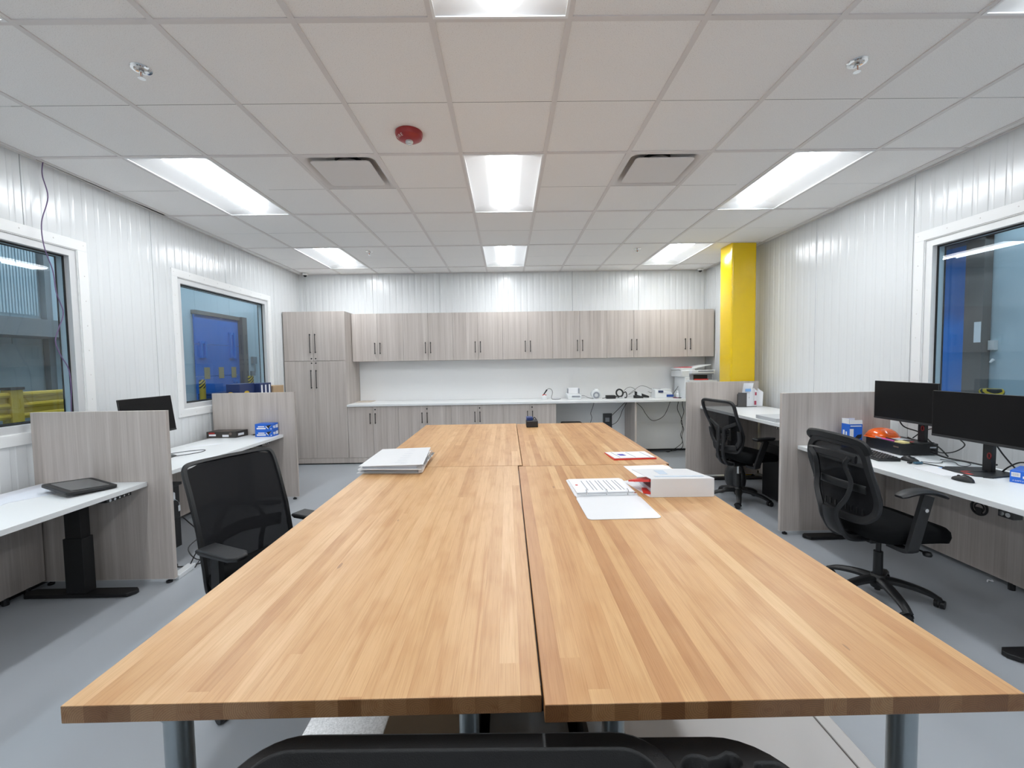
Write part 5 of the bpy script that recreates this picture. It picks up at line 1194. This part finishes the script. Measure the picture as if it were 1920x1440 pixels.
h = MB(); h.lathe([(.026, 0), (.028, .06), (.014, .075), (.012, .10)], n=16); h.build('body', PRNW, t); h = MB(); h.lathe([(.013, .095), (.009, .12)], n=12); h.build('cap', PAPER, t)
pen('black marker lying in front of the small white bottle', (2.70, 6.95, CZ+.009), (2.78, 6.94, CZ+.009), BLK, BLK, 'marker', .008)
pen('second dark marker crossing toward the countertop front edge', (2.68, 6.90, CZ+.009), (2.79, 6.83, CZ+.009), mat('maroon_barrel', (.2, .05, .1), .4), BLK, 'marker', .008)
cable('straight black cord leaning from the counter to the big printer', [(2.67, 6.98, CZ+.006), (2.74, 7.0, CZ+.09), (2.83, 7.02, CZ+.21)], .004, BLK2, k=3)
# big printer
t = thing('office_printer', 'large white multifunction printer at the right end of the counter', 'printer', (2.79, 6.72, CZ))
MB().box((.02, .02, .0), (.46, .46, .345)).build('body', PRNW, t, bevel=.008)
MB().box((-.03, .04, .345), (.42, .48, .455)).build('scanner_bed', PRNW, t, bevel=.012)
MB().box((-.045, .06, .455), (.20, .46, .49)).build('lid', PRNW, t, bevel=.006)
MB().hexa([(.15, .05, .47), (.42, .0, .53), (.42, .35, .53), (.15, .35, .47), (.15, .05, .50), (.42, .0, .54), (.42, .35, .54), (.15, .35, .50)]).build('feeder_tray', PRNW, t, bevel=.004)
MB().box((.10, -.045, .40), (.47, .04, .455)).build('control_panel', PRNW, t, bevel=.008)
MB().box((.20, -.047, .425), (.44, -.044, .445)).build('panel_display', PRNG, t)
MB().box((.09, .018, .30), (.45, .03, .40)).box((.09, -.03, .385), (.45, .02, .40)).build('grey_recess', PRNG, t)
MB().box((.15, .012, .30), (.37, .017, .375)).build('output_slot', BLK, t)
MB().box((.16, .0, .297), (.38, .0165, .315)).build('red_paper', RED, t)
MB().box((.06, -.05, .20), (.50, .02, .295)).build('paper_drawer', PRNW, t, bevel=.004)
fin(MB().hexa([(0, 0, 0), (.21, 0, .0), (.21, .26, .0), (0, .26, 0), (0, 0, .008), (.21, 0, .014), (.21, .26, .014), (0, .26, .008)]).build('red_folder', mat('pinkish_red', (.60, .10, .12), .5), loc=(2.75, 6.80, CZ+.4925)), 'thin red folder lying on top of the big printer', 'folder')
# below the counter
cable('black cord hanging below the open counter, left one', [(1.42, 7.0, .90), (1.40, 7.02, .80), (1.37, 7.04, .70), (1.385, 7.04, .62), (1.36, 7.05, .50), (1.37, 7.05, .40)], .004, group='cords hanging below the counter')
cable('black cord drooping from the counter support to the wall outlet', [(1.95, 6.98, .90), (1.82, 7.12, .72), (1.73, 7.22, .60)], .0045)
cable('black cord curving from the counter support to the lower outlet', [(1.97, 6.98, .90), (1.90, 7.05, .74), (1.87, 7.1, .62), (1.82, 7.15, .52), (1.74, 7.22, .46)], .0045)
cable('black cord sagging in a wide loop right of the counter support', [(2.10, 7.05, .88), (2.22, 7.06, .78), (2.30, 7.08, .66), (2.40, 7.1, .555), (2.50, 7.1, .56), (2.60, 7.1, .62), (2.66, 7.08, .74), (2.70, 7.04, .90)], .0045)
cable('two black cords twisting down to the floor right of the counter support', [(2.85, 7.08, .90), (2.83, 7.09, .74), (2.90, 7.1, .58), (2.92, 7.1, .40), (2.89, 7.1, .30), (2.92, 7.1, .18), (2.84, 7.12, .09), (2.72, 7.14, .012), (2.66, 7.16, .008)], .005)
cable('second black cord twisting beside another down to the floor', [(2.90, 7.06, .90), (2.91, 7.08, .80), (2.94, 7.1, .68), (2.90, 7.11, .52), (2.94, 7.1, .40), (2.91, 7.1, .28), (2.93, 7.1, .12), (2.87, 7.12, .05), (2.70, 7.16, .012), (2.2, 7.18, .008)], .005)
t = thing('outlet_box', 'dark grey power outlet box on the wall below the counter', 'outlet', (1.70, YB-.006, .22))
MB().box((-.075, -.03, 0), (.075, 0, .44)).build('housing', mat('outlet_grey', (.055, .057, .062), .5), t, bevel=.003)
for z in (.30, .10): MB().box((-.04, -.033, z), (.03, -.029, z+.07)).build('socket', PRNG, t)
t = thing('waste_bin', 'black topped bin standing below the open counter behind the table', 'bin', (1.04, 6.97, 0))
h = MB(); h.prism(rrect(.30, .24, .04), 'z', 0, .53); h.build('body', BLK, t); h = MB(); h.prism(rrect(.33, .26, .04), 'z', .53, .56); h.build('rim', BLK, t, bevel=.006)

# ================================================================== UNDER THE TABLES AND THE FOREGROUND CART
t = thing('storage_tote', 'white plastic tote with a grooved lid on the floor under the right table', 'tote', (.715, 1.34, 0))
MB().prism(rrect(.74, .62, .06), 'z', 0, .27).build('body', TOTE, t, bevel=.01)
h = MB(); h.prism(rrect(.80, .70, .08), 'z', .27, .30); h.build('lid', TOTE, t, bevel=.010)
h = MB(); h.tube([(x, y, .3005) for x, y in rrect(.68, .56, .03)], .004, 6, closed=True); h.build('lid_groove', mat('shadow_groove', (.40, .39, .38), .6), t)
fin(MB().box((-.72, 1.0, .18), (-.44, 1.75, .30)).build('zinc_bin', SPANG, bevel=.003), 'spangled galvanised metal box under the left table', 'metal box')
fin(MB().box((-.43, 1.05, 0), (-.165, 1.5, .33)).build('storage_box', mat('brown_box', (.20, .15, .10), .8)), 'brown box under the table between the metal box and the black crate', 'box')
t = thing('plastic_crate', 'dark grey plastic crate under the middle of the tables', 'crate', (.02, 1.30, 0))
h = MB(); h.box((-.15, -.2, 0), (.22, .2, .02)); 
for a, b in (((-.15, -.2, 0), (-.135, .2, .38)), ((.205, -.2, 0), (.22, .2, .38)), ((-.15, -.2, 0), (.22, -.185, .38)), ((-.15, .185, 0), (.22, .2, .38))): h.box(a, b)
h.build('shell', BLK2, t); MB().box((-.10, -.18, .02), (.17, .18, .30)).build('contents', HALLG, t)
# black utility cart the camera stands over: tray with rounded rim, deep well and cup holders
t = thing('utility_cart', 'black plastic utility cart in front of the tables, only its tray edge in view', 'cart', (.0, .412, 0), math.radians(-1.0))
ZT = .834
CARTM = mat('black_moulded_plastic', (.0125, .0125, .0135), .45, bump=.25, bscale=420)
outer = rrect(1.0, .72, .13, 8, .0, .015)
def plate(mb, out_loop, holes, z, mi=0):
    # flat plate with holes, filled between its loops
    bm = bmesh.new(); edges = []
    for lp in [out_loop]+holes:
        vv = [bm.verts.new((x, y, z)) for x, y in lp]
        for a in range(len(vv)): edges.append(bm.edges.new((vv[a], vv[(a+1) % len(vv)])))
    bmesh.ops.triangle_fill(bm, use_beauty=True, use_dissolve=False, edges=edges, normal=(0, 0, 1))
    bm.verts.index_update()
    mb.add([tuple(v.co) for v in bm.verts], [tuple(v.index for v in (f.verts if f.normal.z > 0 else reversed(f.verts))) for f in bm.faces], mi); bm.free()
def inset(lp, d):
    n = len(lp); res = []
    for a in range(n):
        p, q, r_ = Vector(lp[a-1]), Vector(lp[a]), Vector(lp[(a+1) % n]); t_ = (r_-p); t_.normalize(); res.append((q.x-t_.y*d, q.y+t_.x*d))
    return res
def well(mb, lp, zt, depth, draft=.010):
    rings = [lp, inset(lp, .0015), inset(lp, .004), inset(lp, .004+draft*.9), inset(lp, .010+draft)]
    zs = [zt, zt-.001, zt-.005, zt-depth+.008, zt-depth]; n = len(lp)
    mb.add([(x, y, z) for ring, z in zip(rings, zs) for x, y in ring], [(a*n+b, a*n+(b+1) % n, (a+1)*n+(b+1) % n, (a+1)*n+b) for a in range(4) for b in range(n)]+[tuple(range(4*n, 5*n))])
big = rrect(.73, .655, .06, 8, -.115, .022)
cup = []
for a in range(72):
    th = 2*PI*a/72; dx, dy = math.cos(th), math.sin(th); R1 = .037
    for cx_, cy_, cr in ((.062, .024, .019), (.035, .010, .022)):
        b_ = dx*cx_+dy*cy_; disc = b_*b_-(cx_*cx_+cy_*cy_-cr*cr)
        if disc > 0 and b_ > 0: R1 = max(R1, b_+math.sqrt(disc))
    cup.append((.325+R1*dx, .303+R1*dy))
pocket = rrect(.058, .10, .016, 5, .447, .275)
cup2 = [(.32+.042*math.cos(2*PI*a/32), .19+.042*math.sin(2*PI*a/32)) for a in range(32)]
h = MB(); plate(h, outer, [big, cup, pocket, cup2], ZT); h.build('top_plate', CARTM, t, fixn=False)
h = MB(); well(h, big, ZT+.006, .17, .02); h.build('main_well', CARTM, t, ang=50)
for lp_, nm_ in ((cup, 'cup_holder'), (cup2, 'cup_holder'), (pocket, 'tray_pocket')): h = MB(); well(h, lp_, ZT, .06); h.build(nm_, CARTM, t, ang=50)
lip = [p for p in rrect(.785, .725, .10, 8, -.110, .0165)]
h = MB(); plate(h, lip, [big], ZT+.006); n = len(lip); lo_ = inset(lip, -.010)
h.add([(x, y, ZT+.006) for x, y in lip]+[(x, y, ZT+.003) for x, y in inset(lip, -.004)]+[(x, y, ZT-.001) for x, y in lo_], [(a*n+b, a*n+(b+1) % n, (a+1)*n+(b+1) % n, (a+1)*n+b) for a in range(2) for b in range(n)])
h.build('raised_rim', CARTM, t, ang=60, fixn=False)
h = MB(); n = len(outer)
rr_ = [outer, rrect(1.006, .726, .133, 8, 0, .015), rrect(1.01, .73, .135, 8, 0, .015), rrect(.99, .71, .13, 8, 0, .015)]; zz_ = [ZT, ZT-.006, ZT-.03, ZT-.14]
h.add([(x, y, z) for ring, z in zip(rr_, zz_) for x, y in ring], [(a*n+i, a*n+(i+1) % n, (a+1)*n+(i+1) % n, (a+1)*n+i) for a in range(3) for i in range(n)]); h.build('skirt', CARTM, t, ang=60)
MB().prism(rrect(.96, .68, .12, 6, 0, .015), 'z', .20, .30).build('lower_tray', CARTM, t, bevel=.01)
for x in (-.43, .43):
    for y in (-.28, .31): MB().box((x-.03, y-.03, .12), (x+.03, y+.03, ZT-.19)).build('leg', CARTM, t, bevel=.006)
for x in (-.40, .40):
    for y in (-.26, .29): h = MB(); h.cyl((x-.02, y, .06), (x+.02, y, .06), .06, n=20); h.box((x-.028, y-.03, .06), (x+.028, y+.03, .21)); h.build('wheel', BLK, t)
# small litter and a power plug on the floor at the right
h = MB(); h.tube(cat([(0, 0, .004), (.02, .012, .01), (.04, .0, .004), (.05, .015, .006)], 4), .004); fin(h.build('torn_wrapper', PAPER, loc=(3.27, 2.83, 0)), 'tiny crumpled white scrap on the floor under the right desk', 'litter')
